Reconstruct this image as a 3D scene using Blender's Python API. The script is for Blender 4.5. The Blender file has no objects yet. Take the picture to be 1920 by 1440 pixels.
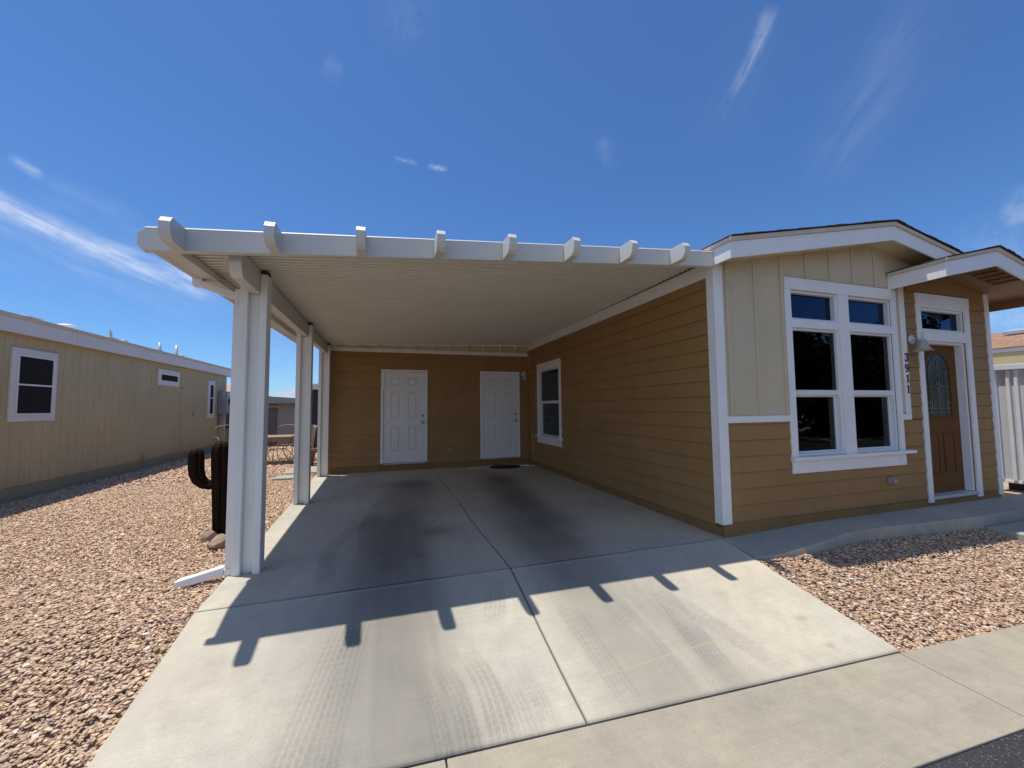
import bpy, bmesh, math, random
import numpy as np
from mathutils import Vector, Matrix
random.seed(7); rng = np.random.default_rng(11)
S = bpy.context.scene
COL = S.collection
R = math.radians
# ------------------------------------------------------------------ materials
def node_mat(name):
    m = bpy.data.materials.new(name); m.use_nodes = True
    nt = m.node_tree; b = nt.nodes['Principled BSDF']
    return m, nt, b
def N(nt, t, **kw):
    n = nt.nodes.new(t)
    for k, v in kw.items(): setattr(n, k, v)
    return n
def coords(nt, scale=(1, 1, 1)):
    tc = N(nt, 'ShaderNodeTexCoord'); mp = N(nt, 'ShaderNodeMapping')
    g = N(nt, 'ShaderNodeNewGeometry')
    mp.inputs['Scale'].default_value = scale
    nt.links.new(g.outputs['Position'], mp.inputs['Vector'])
    return mp.outputs['Vector']
def noise(nt, vec, scale, detail=4, rough=.55):
    n = N(nt, 'ShaderNodeTexNoise'); n.inputs['Scale'].default_value = scale
    n.inputs['Detail'].default_value = detail; n.inputs['Roughness'].default_value = rough
    nt.links.new(vec, n.inputs['Vector']); return n.outputs['Fac']
def ramp(nt, fac, stops):
    r = N(nt, 'ShaderNodeValToRGB'); e = r.color_ramp.elements
    while len(e) < len(stops): e.new(.5)
    for i, (p, c) in enumerate(stops):
        e[i].position = p; e[i].color = (*c, 1) if len(c) == 3 else c
    nt.links.new(fac, r.inputs['Fac']); return r.outputs['Color']
def mulmix(nt, a, b, fac=1., mode='MULTIPLY'):
    m = N(nt, 'ShaderNodeMix'); m.data_type = 'RGBA'; m.blend_type = mode
    for sock, v in ((m.inputs['Factor'], fac), (m.inputs['A'], a), (m.inputs['B'], b)):
        if hasattr(v, 'is_linked') or hasattr(v, 'links'): nt.links.new(v, sock)
        elif isinstance(v, (int, float)): sock.default_value = v
        else: sock.default_value = (*v, 1)
    return m.outputs['Result']
def bump(nt, b, h, strength=.3, dist=.01):
    bp = N(nt, 'ShaderNodeBump'); bp.inputs['Strength'].default_value = strength
    bp.inputs['Distance'].default_value = dist
    nt.links.new(h, bp.inputs['Height']); nt.links.new(bp.outputs['Normal'], b.inputs['Normal'])
def paint(name, col, rough=.55, var=.10, vscale=2.5, grain=(30, 30, 30), bs=.15, spec=.35, dirt=None, metal=0.):
    """painted / coated surface: base colour, broad weathering variation, fine grain"""
    m, nt, b = node_mat(name)
    v = coords(nt); n1 = noise(nt, v, vscale, 5)
    lo = tuple(c * (1 - var) for c in col); hi = tuple(min(1, c * (1 + var)) for c in col)
    c = ramp(nt, n1, [(.3, lo), (.7, hi)])
    if dirt:
        n2 = noise(nt, coords(nt, (1, 1, .35)), 5, 6, .65)
        k = ramp(nt, n2, [(.5, (1, 1, 1)), (.78, dirt)])
        c = mulmix(nt, c, k)
    nt.links.new(c, b.inputs['Base Color'])
    b.inputs['Roughness'].default_value = rough; b.inputs['Specular IOR Level'].default_value = spec
    b.inputs['Metallic'].default_value = metal
    if bs: bump(nt, b, noise(nt, coords(nt, grain), 3, 4, .6), bs, .004)
    return m
M = {}
TAN = (.352, .205, .081)
M['tan'] = paint('tan_siding', TAN, .62, .07, 1.7, (6, 6, 60), .25, .3, (.9, .89, .87))
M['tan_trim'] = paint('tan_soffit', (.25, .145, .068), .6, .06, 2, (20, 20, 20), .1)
M['tan_found'] = paint('tan_skirting', (.28, .162, .066), .7, .1, 3, (20, 20, 20), .2, .25, (.8, .78, .75))
M['cream'] = paint('cream_panel', (.62, .53, .365), .62, .05, 1.5, (30, 30, 8), .2, .3, (.93, .92, .9))
M['white'] = paint('white_trim', (.88, .875, .86), .5, .03, 3, (40, 40, 12), .12, .4, (.95, .94, .92))
M['offwhite'] = paint('drip_trim', (.66, .58, .46), .55, .06, 4, (30, 30, 30), .1)
M['alum'] = paint('coated_aluminium', (.66, .65, .60), .42, .03, 1.2, (60, 60, 60), .06, .45, (.93, .92, .9))
M['ceil'] = paint('roof_pan', (.88, .835, .735), .45, .03, 1.2, (60, 60, 60), .05, .4, (.95, .94, .92))
M['alum_post'] = paint('post_aluminium', (.83, .82, .78), .40, .03, 1.5, (80, 80, 14), .10, .45, (.92, .91, .88))
M['gap_shade'] = paint('dark_gap', (.05, .045, .04), .8, .1, 3, (20, 20, 20), .1)  # near-black colour standing in for shade inside gaps
M['vinyl'] = paint('white_vinyl', (.80, .80, .79), .35, .02, 3, (20, 20, 20), .03, .5)
M['doorwhite'] = paint('white_door', (.80, .79, .78), .38, .03, 2, (30, 30, 10), .06, .5)
M['doorbrown'] = paint('brown_door', (.165, .076, .028), .65, .12, 3, (60, 60, 5), .12, .1)
M['metal'] = paint('brushed_nickel', (.42, .40, .37), .3, .1, 8, (20, 20, 20), .02, .5, None, .9)
M['lampmetal'] = paint('pale_metal', (.62, .64, .66), .4, .06, 8, (20, 20, 20), .03, .5, None, .3)
M['black'] = paint('black_metal', (.012, .013, .018), .4, .1, 8, (20, 20, 20), .03, .5)
M['shingle'] = paint('brown_shingles', (.12, .075, .05), .9, .35, 9, (18, 18, 18), .6, .15)
M['n_wall'] = paint('olive_beige_siding', (.53, .435, .25), .68, .06, 1.3, (30, 30, 6), .25, .25, (.88, .87, .85))
M['n_skirt'] = paint('grey_skirting', (.36, .31, .20), .75, .08, 2, (20, 20, 20), .2)
M['n_roof'] = paint('pale_roof', (.62, .58, .52), .8, .12, 6, (25, 25, 25), .4)
M['n_fascia'] = paint('pinkish_white_fascia', (.74, .70, .655), .55, .04, 2, (30, 10, 30), .15)
M['screen'] = paint('dark_sun_screen', (.018, .013, .012), .75, .2, 6, (200, 200, 200), .1, .2)
M['meter'] = paint('grey_enamel', (.27, .275, .28), .45, .08, 5, (20, 20, 20), .05, .5)
M['galv'] = paint('galvanised', (.55, .56, .57), .45, .1, 7, (20, 20, 20), .05, .5, None, .5)
M['w_panel'] = paint('white_stucco_panel', (.66, .67, .66), .6, .04, 3, (60, 60, 60), .5)
M['r_roof'] = None
M['grey_shade'] = paint('shaded_grey_siding', (.20, .195, .19), .7, .06, 2, (20, 20, 20), .1)
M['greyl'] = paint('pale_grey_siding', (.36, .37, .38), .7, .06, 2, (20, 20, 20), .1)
M['greyroof'] = paint('blue_grey_fascia', (.36, .40, .42), .6, .06, 2, (20, 20, 20), .1)
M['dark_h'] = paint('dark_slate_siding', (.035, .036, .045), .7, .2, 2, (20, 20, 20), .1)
M['beigeh'] = paint('beige_siding', (.42, .36, .28), .7, .06, 2, (20, 20, 20), .1)
M['orange_roof'] = paint('orange_tan_roof', (.50, .30, .16), .9, .15, 6, (20, 20, 20), .4)
M['yellowish'] = paint('pale_yellow_wall', (.66, .56, .30), .65, .05, 2, (20, 20, 20), .1)
M['patio'] = paint('tan_powder_coat', (.34, .24, .17), .5, .12, 6, (20, 20, 20), .05, .4)
M['patio_mesh'] = None
M['rock'] = paint('tan_rock', (.36, .26, .19), .9, .25, 9, (14, 14, 14), .7, .2)
M['mat'] = paint('brown_doormat', (.05, .022, .014), .95, .3, 14, (120, 120, 120), .7, .1)
M['terracotta'] = paint('dark_terracotta', (.16, .07, .045), .8, .2, 8, (20, 20, 20), .2)
M['screenbox'] = paint('room_dark', (.035, .035, .033), .9, .1, 2, (20, 20, 20), 0)
M['blind'] = paint('window_blind', (.52, .56, .46), .7, .08, 4, (20, 20, 20), 0)
M['outlet'] = paint('grey_outlet', (.33, .30, .25), .5, .1, 12, (20, 20, 20), .05)
M['leaf'] = paint('dark_leaf', (.05, .075, .025), .7, .4, 5, (20, 20, 20), 0, .25)
M['leaf_dull'] = paint('shaded_foliage', (.018, .026, .010), .95, .3, 5, (20, 20, 20), 0, .05)
M['bark'] = paint('bark', (.12, .09, .065), .9, .3, 8, (20, 20, 6), .6)

def rust_mat():
    m, nt, b = node_mat('rusted_steel')
    n1 = noise(nt, coords(nt, (1, 1, .4)), 9, 7, .65)
    nt.links.new(ramp(nt, n1, [(.3, (.010, .0045, .003)), (.6, (.022, .009, .005)), (.85, (.050, .030, .010))]), b.inputs['Base Color'])
    b.inputs['Roughness'].default_value = .8; b.inputs['Specular IOR Level'].default_value = .15
    bump(nt, b, noise(nt, coords(nt), 60, 4), .3, .004); return m
M['rust'] = rust_mat()

def glass_mat(name, tint, refl_r=.015, ior=1.5, rc=(.9, .95, 1, 1)):
    m = bpy.data.materials.new(name); m.use_nodes = True; nt = m.node_tree
    for n in list(nt.nodes): nt.nodes.remove(n)
    o = N(nt, 'ShaderNodeOutputMaterial'); mx = N(nt, 'ShaderNodeMixShader')
    t = N(nt, 'ShaderNodeBsdfTransparent'); t.inputs['Color'].default_value = (*tint, 1)
    g = N(nt, 'ShaderNodeBsdfGlossy'); g.inputs['Roughness'].default_value = refl_r
    g.inputs['Color'].default_value = rc
    f = N(nt, 'ShaderNodeFresnel'); f.inputs['IOR'].default_value = ior
    nv = noise(nt, coords(nt), 1.3, 1); bp = N(nt, 'ShaderNodeBump')
    bp.inputs['Strength'].default_value = .04; bp.inputs['Distance'].default_value = .02
    nt.links.new(nv, bp.inputs['Height']); nt.links.new(bp.outputs['Normal'], g.inputs['Normal'])
    nt.links.new(f.outputs[0], mx.inputs[0]); nt.links.new(t.outputs[0], mx.inputs[1])
    nt.links.new(g.outputs[0], mx.inputs[2]); nt.links.new(mx.outputs[0], o.inputs['Surface'])
    return m
M['glass'] = glass_mat('window_glass', (.44, .50, .45), ior=1.42)
M['glass_dark'] = glass_mat('tinted_glass', (.10, .11, .14), rc=(.45, .60, 1, 1))
def frost_mat():
    m, nt, b = node_mat('textured_leaded_glass')
    n1 = noise(nt, coords(nt), 22, 4)
    nt.links.new(ramp(nt, n1, [(.3, (.010, .017, .013)), (.7, (.035, .050, .040))]), b.inputs['Base Color'])
    b.inputs['Roughness'].default_value = .28; b.inputs['Specular IOR Level'].default_value = .3; bump(nt, b, noise(nt, coords(nt), 40, 3), .35, .004); return m
M['frost'] = frost_mat()
M['lead'] = paint('lead_came', (.30, .31, .28), .35, .1, 8, (20, 20, 20), .02, .5, None, .6)
def shade_mat():
    m, nt, b = node_mat('alabaster_shade')
    n1 = noise(nt, coords(nt), 14, 5)
    nt.links.new(ramp(nt, n1, [(.3, (.38, .34, .27)), (.7, (.52, .47, .38))]), b.inputs['Base Color'])
    b.inputs['Roughness'].default_value = .35; b.inputs['Subsurface Weight'].default_value = .15
    b.inputs['Subsurface Radius'].default_value = (.02, .02, .02); return m
M['shade'] = shade_mat()

def shingle_roof(name, a, bcol):
    m, nt, b = node_mat(name)
    v = coords(nt)
    br = N(nt, 'ShaderNodeTexBrick'); br.inputs['Scale'].default_value = 1
    mp = N(nt, 'ShaderNodeMapping'); mp.inputs['Rotation'].default_value = (0, 0, R(90))
    nt.links.new(v, mp.inputs['Vector']); nt.links.new(mp.outputs[0], br.inputs['Vector'])
    br.inputs['Color1'].default_value = (*a, 1); br.inputs['Color2'].default_value = (*bcol, 1)
    br.inputs['Mortar'].default_value = (a[0] * .4, a[1] * .4, a[2] * .4, 1)
    br.inputs['Brick Width'].default_value = .3; br.inputs['Row Height'].default_value = .14
    br.inputs['Mortar Size'].default_value = .008
    c = mulmix(nt, br.outputs['Color'], ramp(nt, noise(nt, v, 6, 6), [(.3, (.75, .75, .75)), (.7, (1.15, 1.1, 1.08))]))
    nt.links.new(c, b.inputs['Base Color']); b.inputs['Roughness'].default_value = .9
    bump(nt, b, noise(nt, v, 90, 3), .4, .006); return m
M['r_roof'] = shingle_roof('tan_shingle_roof', (.42, .25, .15), (.30, .17, .10))

def concrete_mat(name, base, attr=None, warm=.08, seed=0.):
    m, nt, b = node_mat(name)
    v = coords(nt)
    mp = N(nt, 'ShaderNodeMapping'); mp.inputs['Location'].default_value = (seed, seed * .7, 0)
    nt.links.new(v, mp.inputs['Vector']); v = mp.outputs[0]
    n1 = noise(nt, v, 1.1, 6, .6); n2 = noise(nt, v, 9, 6, .65); n3 = noise(nt, v, 160, 3, .6)
    lo = (base[0] * .84, base[1] * .85, base[2] * .88); hi = (base[0] * 1.1, base[1] * 1.08, base[2] * 1.02)
    c = ramp(nt, n1, [(.28, lo), (.72, hi)])
    c = mulmix(nt, c, ramp(nt, n2, [(.3, (.88, .88, .88)), (.65, (1.04, 1.04, 1.04))]))
    c = mulmix(nt, c, ramp(nt, n3, [(.25, (.80, .79, .77)), (.5, (1, 1, 1)), (.8, (1.07, 1.07, 1.06))]))
    # broom finish: fine strokes across the drive
    bv = N(nt, 'ShaderNodeMapping'); bv.inputs['Scale'].default_value = (2.5, 170, 1)
    g = N(nt, 'ShaderNodeNewGeometry'); nt.links.new(g.outputs['Position'], bv.inputs['Vector'])
    br = noise(nt, bv.outputs[0], 1, 3, .5)
    c = mulmix(nt, c, ramp(nt, br, [(.3, (.94, .94, .94)), (.7, (1.03, 1.03, 1.03))]))
    if attr:
        a = N(nt, 'ShaderNodeAttribute', attribute_name=attr)
        brk = ramp(nt, n2, [(.2, (.80, .80, .80)), (.6, (1, 1, 1))])
        dm = N(nt, 'ShaderNodeMath', operation='MULTIPLY'); nt.links.new(a.outputs['Fac'], dm.inputs[0])
        sp = N(nt, 'ShaderNodeSeparateColor'); nt.links.new(brk, sp.inputs[0]); nt.links.new(sp.outputs[0], dm.inputs[1])
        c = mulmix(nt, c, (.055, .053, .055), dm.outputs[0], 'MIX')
        l = N(nt, 'ShaderNodeAttribute', attribute_name='pale')
        c = mulmix(nt, c, (.56, .52, .42), l.outputs['Fac'], 'MIX')
        w = N(nt, 'ShaderNodeAttribute', attribute_name='rusty')
        c = mulmix(nt, c, (.52, .36, .20), w.outputs['Fac'], 'MIX')
    nt.links.new(c, b.inputs['Base Color']); b.inputs['Roughness'].default_value = .85
    b.inputs['Specular IOR Level'].default_value = .25
    ad = N(nt, 'ShaderNodeMath', operation='ADD'); nt.links.new(n3, ad.inputs[0]); nt.links.new(br, ad.inputs[1])
    bump(nt, b, ad.outputs[0], .25, .003)
    return m
CONC = (.555, .510, .420)
M['drive'] = concrete_mat('driveway_concrete', CONC, 'stain_shade')
M['walk'] = concrete_mat('walkway_concrete', (.44, .42, .37), seed=4.)
M['side'] = concrete_mat('sidewalk_concrete', (.40, .355, .28), seed=9.)
M['paver'] = concrete_mat('paver_concrete', (.42, .39, .34), seed=13.)

def asphalt():
    m, nt, b = node_mat('asphalt')
    v = coords(nt); vo = N(nt, 'ShaderNodeTexVoronoi'); vo.inputs['Scale'].default_value = 130
    nt.links.new(v, vo.inputs['Vector'])
    c = ramp(nt, vo.outputs['Color'], [(.0, (.018, .018, .020)), (.8, (.045, .045, .047)), (.93, (.16, .155, .15))])
    c = mulmix(nt, c, ramp(nt, noise(nt, v, 2, 5), [(.3, (.75, .75, .75)), (.7, (1.2, 1.2, 1.2))]))
    nt.links.new(c, b.inputs['Base Color']); b.inputs['Roughness'].default_value = .85
    bump(nt, b, vo.outputs['Distance'], .7, .008); return m
M['asphalt'] = asphalt()
def soil():
    m, nt, b = node_mat('gravel_soil')
    v = coords(nt); vo = N(nt, 'ShaderNodeTexVoronoi'); vo.inputs['Scale'].default_value = 30
    nt.links.new(v, vo.inputs['Vector'])
    c = ramp(nt, vo.outputs['Color'], [(.1, (.30, .21, .15)), (.5, (.46, .335, .25)), (.9, (.58, .44, .335))])
    nt.links.new(c, b.inputs['Base Color']); b.inputs['Roughness'].default_value = .95
    bump(nt, b, vo.outputs['Distance'], 1., .02); return m
M['soil'] = soil()
def stone():
    m, nt, b = node_mat('crushed_stone')
    a = N(nt, 'ShaderNodeAttribute', attribute_name='tone')
    c = mulmix(nt, a.outputs['Color'], ramp(nt, noise(nt, coords(nt), 90, 4), [(.3, (.82, .82, .82)), (.7, (1.12, 1.12, 1.12))]))
    nt.links.new(c, b.inputs['Base Color']); b.inputs['Roughness'].default_value = .85
    b.inputs['Specular IOR Level'].default_value = .25; return m
M['stone'] = stone()
def mesh_fabric():
    m = bpy.data.materials.new('metal_mesh'); m.use_nodes = True; nt = m.node_tree
    b = nt.nodes['Principled BSDF']; b.inputs['Base Color'].default_value = (.34, .25, .16, 1); b.inputs['Roughness'].default_value = .5
    v = coords(nt, (1, 1, 1)); w = []
    for rot in (45, -45):
        mp = N(nt, 'ShaderNodeMapping'); mp.inputs['Rotation'].default_value = (0, R(rot), 0)
        nt.links.new(v, mp.inputs['Vector']); wv = N(nt, 'ShaderNodeTexWave'); wv.inputs['Scale'].default_value = 28
        nt.links.new(mp.outputs[0], wv.inputs['Vector']); w.append(wv.outputs['Fac'])
    mx = N(nt, 'ShaderNodeMath', operation='MAXIMUM'); nt.links.new(w[0], mx.inputs[0]); nt.links.new(w[1], mx.inputs[1])
    gt = N(nt, 'ShaderNodeMath', operation='GREATER_THAN'); nt.links.new(mx.outputs[0], gt.inputs[0]); gt.inputs[1].default_value = .72
    nt.links.new(gt.outputs[0], b.inputs['Alpha']); return m
M['patio_mesh'] = mesh_fabric()

# ------------------------------------------------------------------ builder
IDT = lambda u, w, v: (u, w, v)
class MB:
    """collects shapes; T maps (along, out, up) to world"""
    def __init__(s, T=None): s.v = []; s.f = []; s.parts = []; s.T = T or (lambda a, b, c: (a, b, c))
    def add(s, vs, fs):
        o = len(s.v); w_ = [s.T(*p) for p in vs]; s.parts.append((w_, [tuple(f) for f in fs])); s.v += w_; s.f += [tuple(i + o for i in f) for f in fs]
    def box(s, x0, x1, y0, y1, z0, z1):
        s.add([(x, y, z) for x in (x0, x1) for y in (y0, y1) for z in (z0, z1)],
              [(0, 1, 3, 2), (4, 6, 7, 5), (0, 4, 5, 1), (2, 3, 7, 6), (0, 2, 6, 4), (1, 5, 7, 3)])
    def prism(s, poly, ax, a, b):
        """poly in the two other axes (in order), swept along axis ax from a to b"""
        n = len(poly); vs = []
        for t in (a, b):
            for p in poly:
                q = list(p); q.insert(ax, t); vs.append(tuple(q))
        fs = [tuple(range(n)), tuple(range(2 * n - 1, n - 1, -1))] + [(i, (i + 1) % n, n + (i + 1) % n, n + i) for i in range(n)]
        s.add(vs, fs)
    def hexa(s, b4, t4):
        s.add(list(b4) + list(t4), [(0, 1, 2, 3), (7, 6, 5, 4), (0, 4, 5, 1), (1, 5, 6, 2), (2, 6, 7, 3), (3, 7, 4, 0)])
    def tube(s, pts, r, n=8, closed=False):
        pts = [Vector(p) for p in pts]; m = len(pts); rs = r if hasattr(r, '__len__') else [r] * m
        vs = []; prev = None
        for i, p in enumerate(pts):
            a = pts[(i - 1) % m] if (closed or i > 0) else p
            b = pts[(i + 1) % m] if (closed or i < m - 1) else p
            d = (b - a).normalized()
            if prev is None:
                up = Vector((0, 0, 1)) if abs(d.z) < .9 else Vector((1, 0, 0))
                x = d.cross(up).normalized()
            else: x = (prev - d * prev.dot(d)).normalized()
            prev = x; y = d.cross(x)
            for k in range(n):
                t = 2 * math.pi * k / n; vs.append(tuple(p + (x * math.cos(t) + y * math.sin(t)) * rs[i]))
        fs = []
        for i in range(m if closed else m - 1):
            for k in range(n):
                j = (i + 1) % m
                fs.append((i * n + k, i * n + (k + 1) % n, j * n + (k + 1) % n, j * n + k))
        if not closed: fs += [tuple(range(n - 1, -1, -1)), tuple(range((m - 1) * n, m * n))]
        s.add(vs, fs)
    def lathe(s, prof, c, n=24, axis=2):
        vs = []; m = len(prof)
        for r, h in prof:
            for k in range(n):
                t = 2 * math.pi * k / n; q = [r * math.cos(t), r * math.sin(t)]; q.insert(axis, h)
                vs.append(tuple(q[i] + c[i] for i in range(3)))
        fs = [(i * n + k, i * n + (k + 1) % n, (i + 1) * n + (k + 1) % n, (i + 1) * n + k) for i in range(m - 1) for k in range(n)]
        fs += [tuple(range(n - 1, -1, -1)), tuple(range((m - 1) * n, m * n))]
        s.add(vs, fs)
    def build(s, name, mat, parent=None, bevel=0., smooth=False, recalc=True):
        me = bpy.data.meshes.new(name)
        base = world_loc(parent) if parent else Vector((0, 0, 0))
        me.from_pydata([tuple(Vector(p) - base) for p in s.v], [], s.f)
        if recalc:
            bm = bmesh.new(); bm.from_mesh(me); bmesh.ops.recalc_face_normals(bm, faces=bm.faces); bm.to_mesh(me); bm.free()
        me.materials.append(mat)
        if smooth:
            for p in me.polygons: p.use_smooth = True
        o = bpy.data.objects.new(name, me); COL.objects.link(o)
        if parent: o.parent = parent
        if bevel:
            b = o.modifiers.new('bevel', 'BEVEL'); b.width = bevel; b.segments = 2; b.limit_method = 'ANGLE'; b.angle_limit = R(35)
        return o
def each(mb, name, mat, parent=None, bevel=0., smooth=False):
    for p in mb.parts:
        q = MB(); q.v, q.f = p; q.build(name, mat, parent, bevel, smooth)
def world_loc(o):
    l = Vector(o.location)
    while o.parent: o = o.parent; l += Vector(o.location)
    return l
def tag(o, label, cat, group=None, kind=None):
    if label: o['label'] = label
    if cat: o['category'] = cat
    if group: o['group'] = group
    if kind: o['kind'] = kind
    return o
def thing(name, loc, label, cat, group=None):
    o = bpy.data.objects.new(name, None); o.empty_display_size = .2; COL.objects.link(o); o.location = loc
    return tag(o, label, cat, group)
def structure(o): o['kind'] = 'structure'; return o
def copy_tree(o, parent=None):
    c = o.copy(); COL.objects.link(c)
    if parent: c.parent = parent
    for ch in list(o.children): copy_tree(ch, c)
    return c

# ------------------------------------------------------------------ main dimensions (metres; carport slab is z = 0)
YF, XS, YB = 3.377, 3.415, 9.36          # front wall, side wall under the carport, back wall
XR = 8.53                                # right corner of the house
front = lambda u, w, v: (u, YF - w, v)   # along X, out towards the street
side = lambda u, w, v: (XS - w, u, v)    # along Y, out towards the carport
back = lambda u, w, v: (u, YB - w, v)
XN = -5.78
neigh = lambda u, w, v: (XN + w, u, v)

# ------------------------------------------------------------------ ground, road, pavements
def yj(x): return 1.985 - .042 * x       # driveway / sidewalk joint
def yr(x): return 1.375 - .038 * x       # sidewalk / road edge
def gz(x, y):                            # gravel level
    return np.where(y > 3.4, -.05, np.maximum(-.05 - .175 * (3.4 - y), -.315))
def grid_mesh(name, X, Y, Z, mat):
    n, m = X.shape
    vs = np.stack([X, Y, Z], -1).reshape(-1, 3)
    idx = np.arange(n * m).reshape(n, m)
    fs = np.stack([idx[:-1, :-1], idx[:-1, 1:], idx[1:, 1:], idx[1:, :-1]], -1).reshape(-1, 4)
    me = bpy.data.meshes.new(name); me.from_pydata(vs.tolist(), [], fs.tolist()); me.materials.append(mat)
    o = bpy.data.objects.new(name, me); COL.objects.link(o); return o
xs = np.array(sorted(set([-400, -150, -60, -30] + list(np.arange(-14, 14.1, .5)) + [30, 60, 150, 400])))
ys = np.array(sorted(set([-400, -150, -60, -20, -8, -3] + list(np.arange(0, 4.2, .2)) + [5, 7, 10, 14, 20, 30, 60, 150, 400])))
YY, XX = np.meshgrid(ys, xs, indexing='ij')
gnd = grid_mesh('ground', XX, YY, gz(XX, YY) - .02, M['soil']); structure(gnd)

def zdrive(y):
    d = 3.36 - y
    return np.where(d > 0, -.18 * d, 0.)
def drive():
    # dense columns, with the joint columns inserted
    jw = .007
    s = np.linspace(0, 1, 310)
    left = np.concatenate([[0, .0025, .006], s[2:-2] * .99 + .003, [.9935, .9970, 1.0]])
    ynear = np.concatenate([[0, .004, .010, .02], np.linspace(.03, .965, 220), [.985, .993, .9965, 1.0]])
    cols = []
    for half in (0, 1):
        for t in (left if half == 0 else 1 - left[::-1][:]):
            cols.append((half, t))
    cols = [(0, t) for t in left] + [(1, t) for t in (1 - left)[::-1][1:]]
    rows = [(0, t) for t in ynear] + [(1, y) for y in np.concatenate([[3.3625, 3.366, 3.372], np.arange(3.40, 6.47, .032), [6.49, 6.496, 6.5, 6.504, 6.51], np.arange(6.54, 9.35, .035), [9.37]])]
    nr, nc = len(rows), len(cols)
    X = np.zeros((nr, nc)); Y = np.zeros((nr, nc)); Z = np.zeros((nr, nc))
    h = np.array([c[0] for c in cols]); t = np.array([c[1] for c in cols])
    for i, (sec, q) in enumerate(rows):
        if sec == 0:
            # front apron between sidewalk joint and transverse joint
            y_mid = 1.95 + q * 1.41
            xl = -1.268; xr = np.interp(y_mid, [1.8, 3.36], [3.343, 3.385])
        else:
            y_mid = q; xl = -1.268 - .0275 * max(0, q - 3.4); xr = 3.44 if q > 3.372 else 3.385
        xc = 1.028 + .012 * math.sin(y_mid * 2.3)
        x = np.where(h == 0, xl + (xc - xl) * t, xc + (xr - xc) * t)
        y = (yj(x) + .005) + q * (3.36 - yj(x) - .005) if sec == 0 else np.full(nc, q)
        X[i] = x; Y[i] = y; Z[i] = zdrive(y)
    # grooves: centre joint, transverse joint, shallow saw cut, rounded outer edges
    jc = np.abs(np.arange(nc) - (len(left) - 1)); 
    Z[:, jc == 0] -= .016; Z[:, jc == 1] -= .004
    r1 = len(ynear) - 1
    Z[r1, :] -= .014; Z[r1 - 1, :] -= .003; Z[r1 + 1, :] -= .003
    rs = [i for i, r in enumerate(rows) if r[0] == 1 and abs(r[1] - 6.5) < .0005][0]
    Z[rs, :] -= .004
    Z[0, :] -= .009; Z[1, :] -= .003; Z[2, :] -= .001
    Z[:, 0] -= .010; Z[:, 1] -= .003
    for i, (sec, q) in enumerate(rows):
        if sec == 0: Z[i, -1] -= .010; Z[i, -2] -= .003
    # skirts
    X = np.pad(X, 1, 'edge'); Y = np.pad(Y, 1, 'edge'); Z = np.pad(Z, 1, 'edge')
    for sl in ((0, slice(None)), (-1, slice(None)), (slice(None), 0), (slice(None), -1)): Z[sl] -= .12
    o = grid_mesh('driveway', X, Y, Z, M['drive'])
    P = np.stack([X.ravel(), Y.ravel()], -1)
    stain_shade = np.zeros(len(P)); pale = np.zeros(len(P)); rusty = np.zeros(len(P))
    def smooth_line(pts, n=14):
        pts = np.array(pts, float)
        if len(pts) < 3: return pts
        out = []
        ext = np.vstack([2 * pts[0] - pts[1], pts, 2 * pts[-1] - pts[-2]])
        for i in range(1, len(ext) - 2):
            p0, p1, p2, p3 = ext[i - 1:i + 3]
            for u in np.linspace(0, 1, n, endpoint=False):
                out.append(.5 * ((2 * p1) + (-p0 + p2) * u + (2 * p0 - 5 * p1 + 4 * p2 - p3) * u ** 2 + (-p0 + 3 * p1 - 3 * p2 + p3) * u ** 3))
        out.append(pts[-1]); return np.array(out)
    def dist(pts):
        pts = smooth_line(pts); best = np.full(len(P), 9.); sd = np.zeros(len(P)); arc = np.zeros(len(P)); acc = 0
        tot = np.sum(np.linalg.norm(np.diff(pts, axis=0), axis=1))
        for a, b in zip(pts[:-1], pts[1:]):
            d = b - a; L = np.linalg.norm(d); d = d / L
            q = P - a; u = np.clip(q @ d, 0, L); pr = q - u[:, None] * d
            ds = np.linalg.norm(pr, axis=1); sg = np.sign(q[:, 0] * d[1] - q[:, 1] * d[0])
            k = ds < best; best[k] = ds[k]; sd[k] = (sg * ds)[k]; arc[k] = (acc + u)[k]; acc += L
        return best, sd, arc, tot
    vn = rng.random((64, 64))
    def vnoise(p, f):
        q = p * f; i = np.floor(q).astype(int); fr = q - i; fr = fr * fr * (3 - 2 * fr)
        a = vn[i[:, 0] % 64, i[:, 1] % 64]; b = vn[(i[:, 0] + 1) % 64, i[:, 1] % 64]
        c = vn[i[:, 0] % 64, (i[:, 1] + 1) % 64]; d = vn[(i[:, 0] + 1) % 64, (i[:, 1] + 1) % 64]
        return (a * (1 - fr[:, 0]) + b * fr[:, 0]) * (1 - fr[:, 1]) + (c * (1 - fr[:, 0]) + d * fr[:, 0]) * fr[:, 1]
    blot = .75 * vnoise(P, 1.9) + .25 * vnoise(P, 5.3)
    lane = .6 * vnoise(P * np.array([7., .5]) + 3, 1.) + .4 * vnoise(P * np.array([19., .8]) + 11, 1.)
    def soft(pts, w, amt):
        nonlocal stain_shade
        b, sd, arc, tot = dist(pts)
        e = np.clip(arc / .35, 0, 1) * np.clip((tot - arc) / .35, 0, 1)
        stain_shade += amt * np.exp(-(b / w) ** 2) * (.12 + .88 * e) * (.55 + .35 * blot + .55 * lane)
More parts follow.
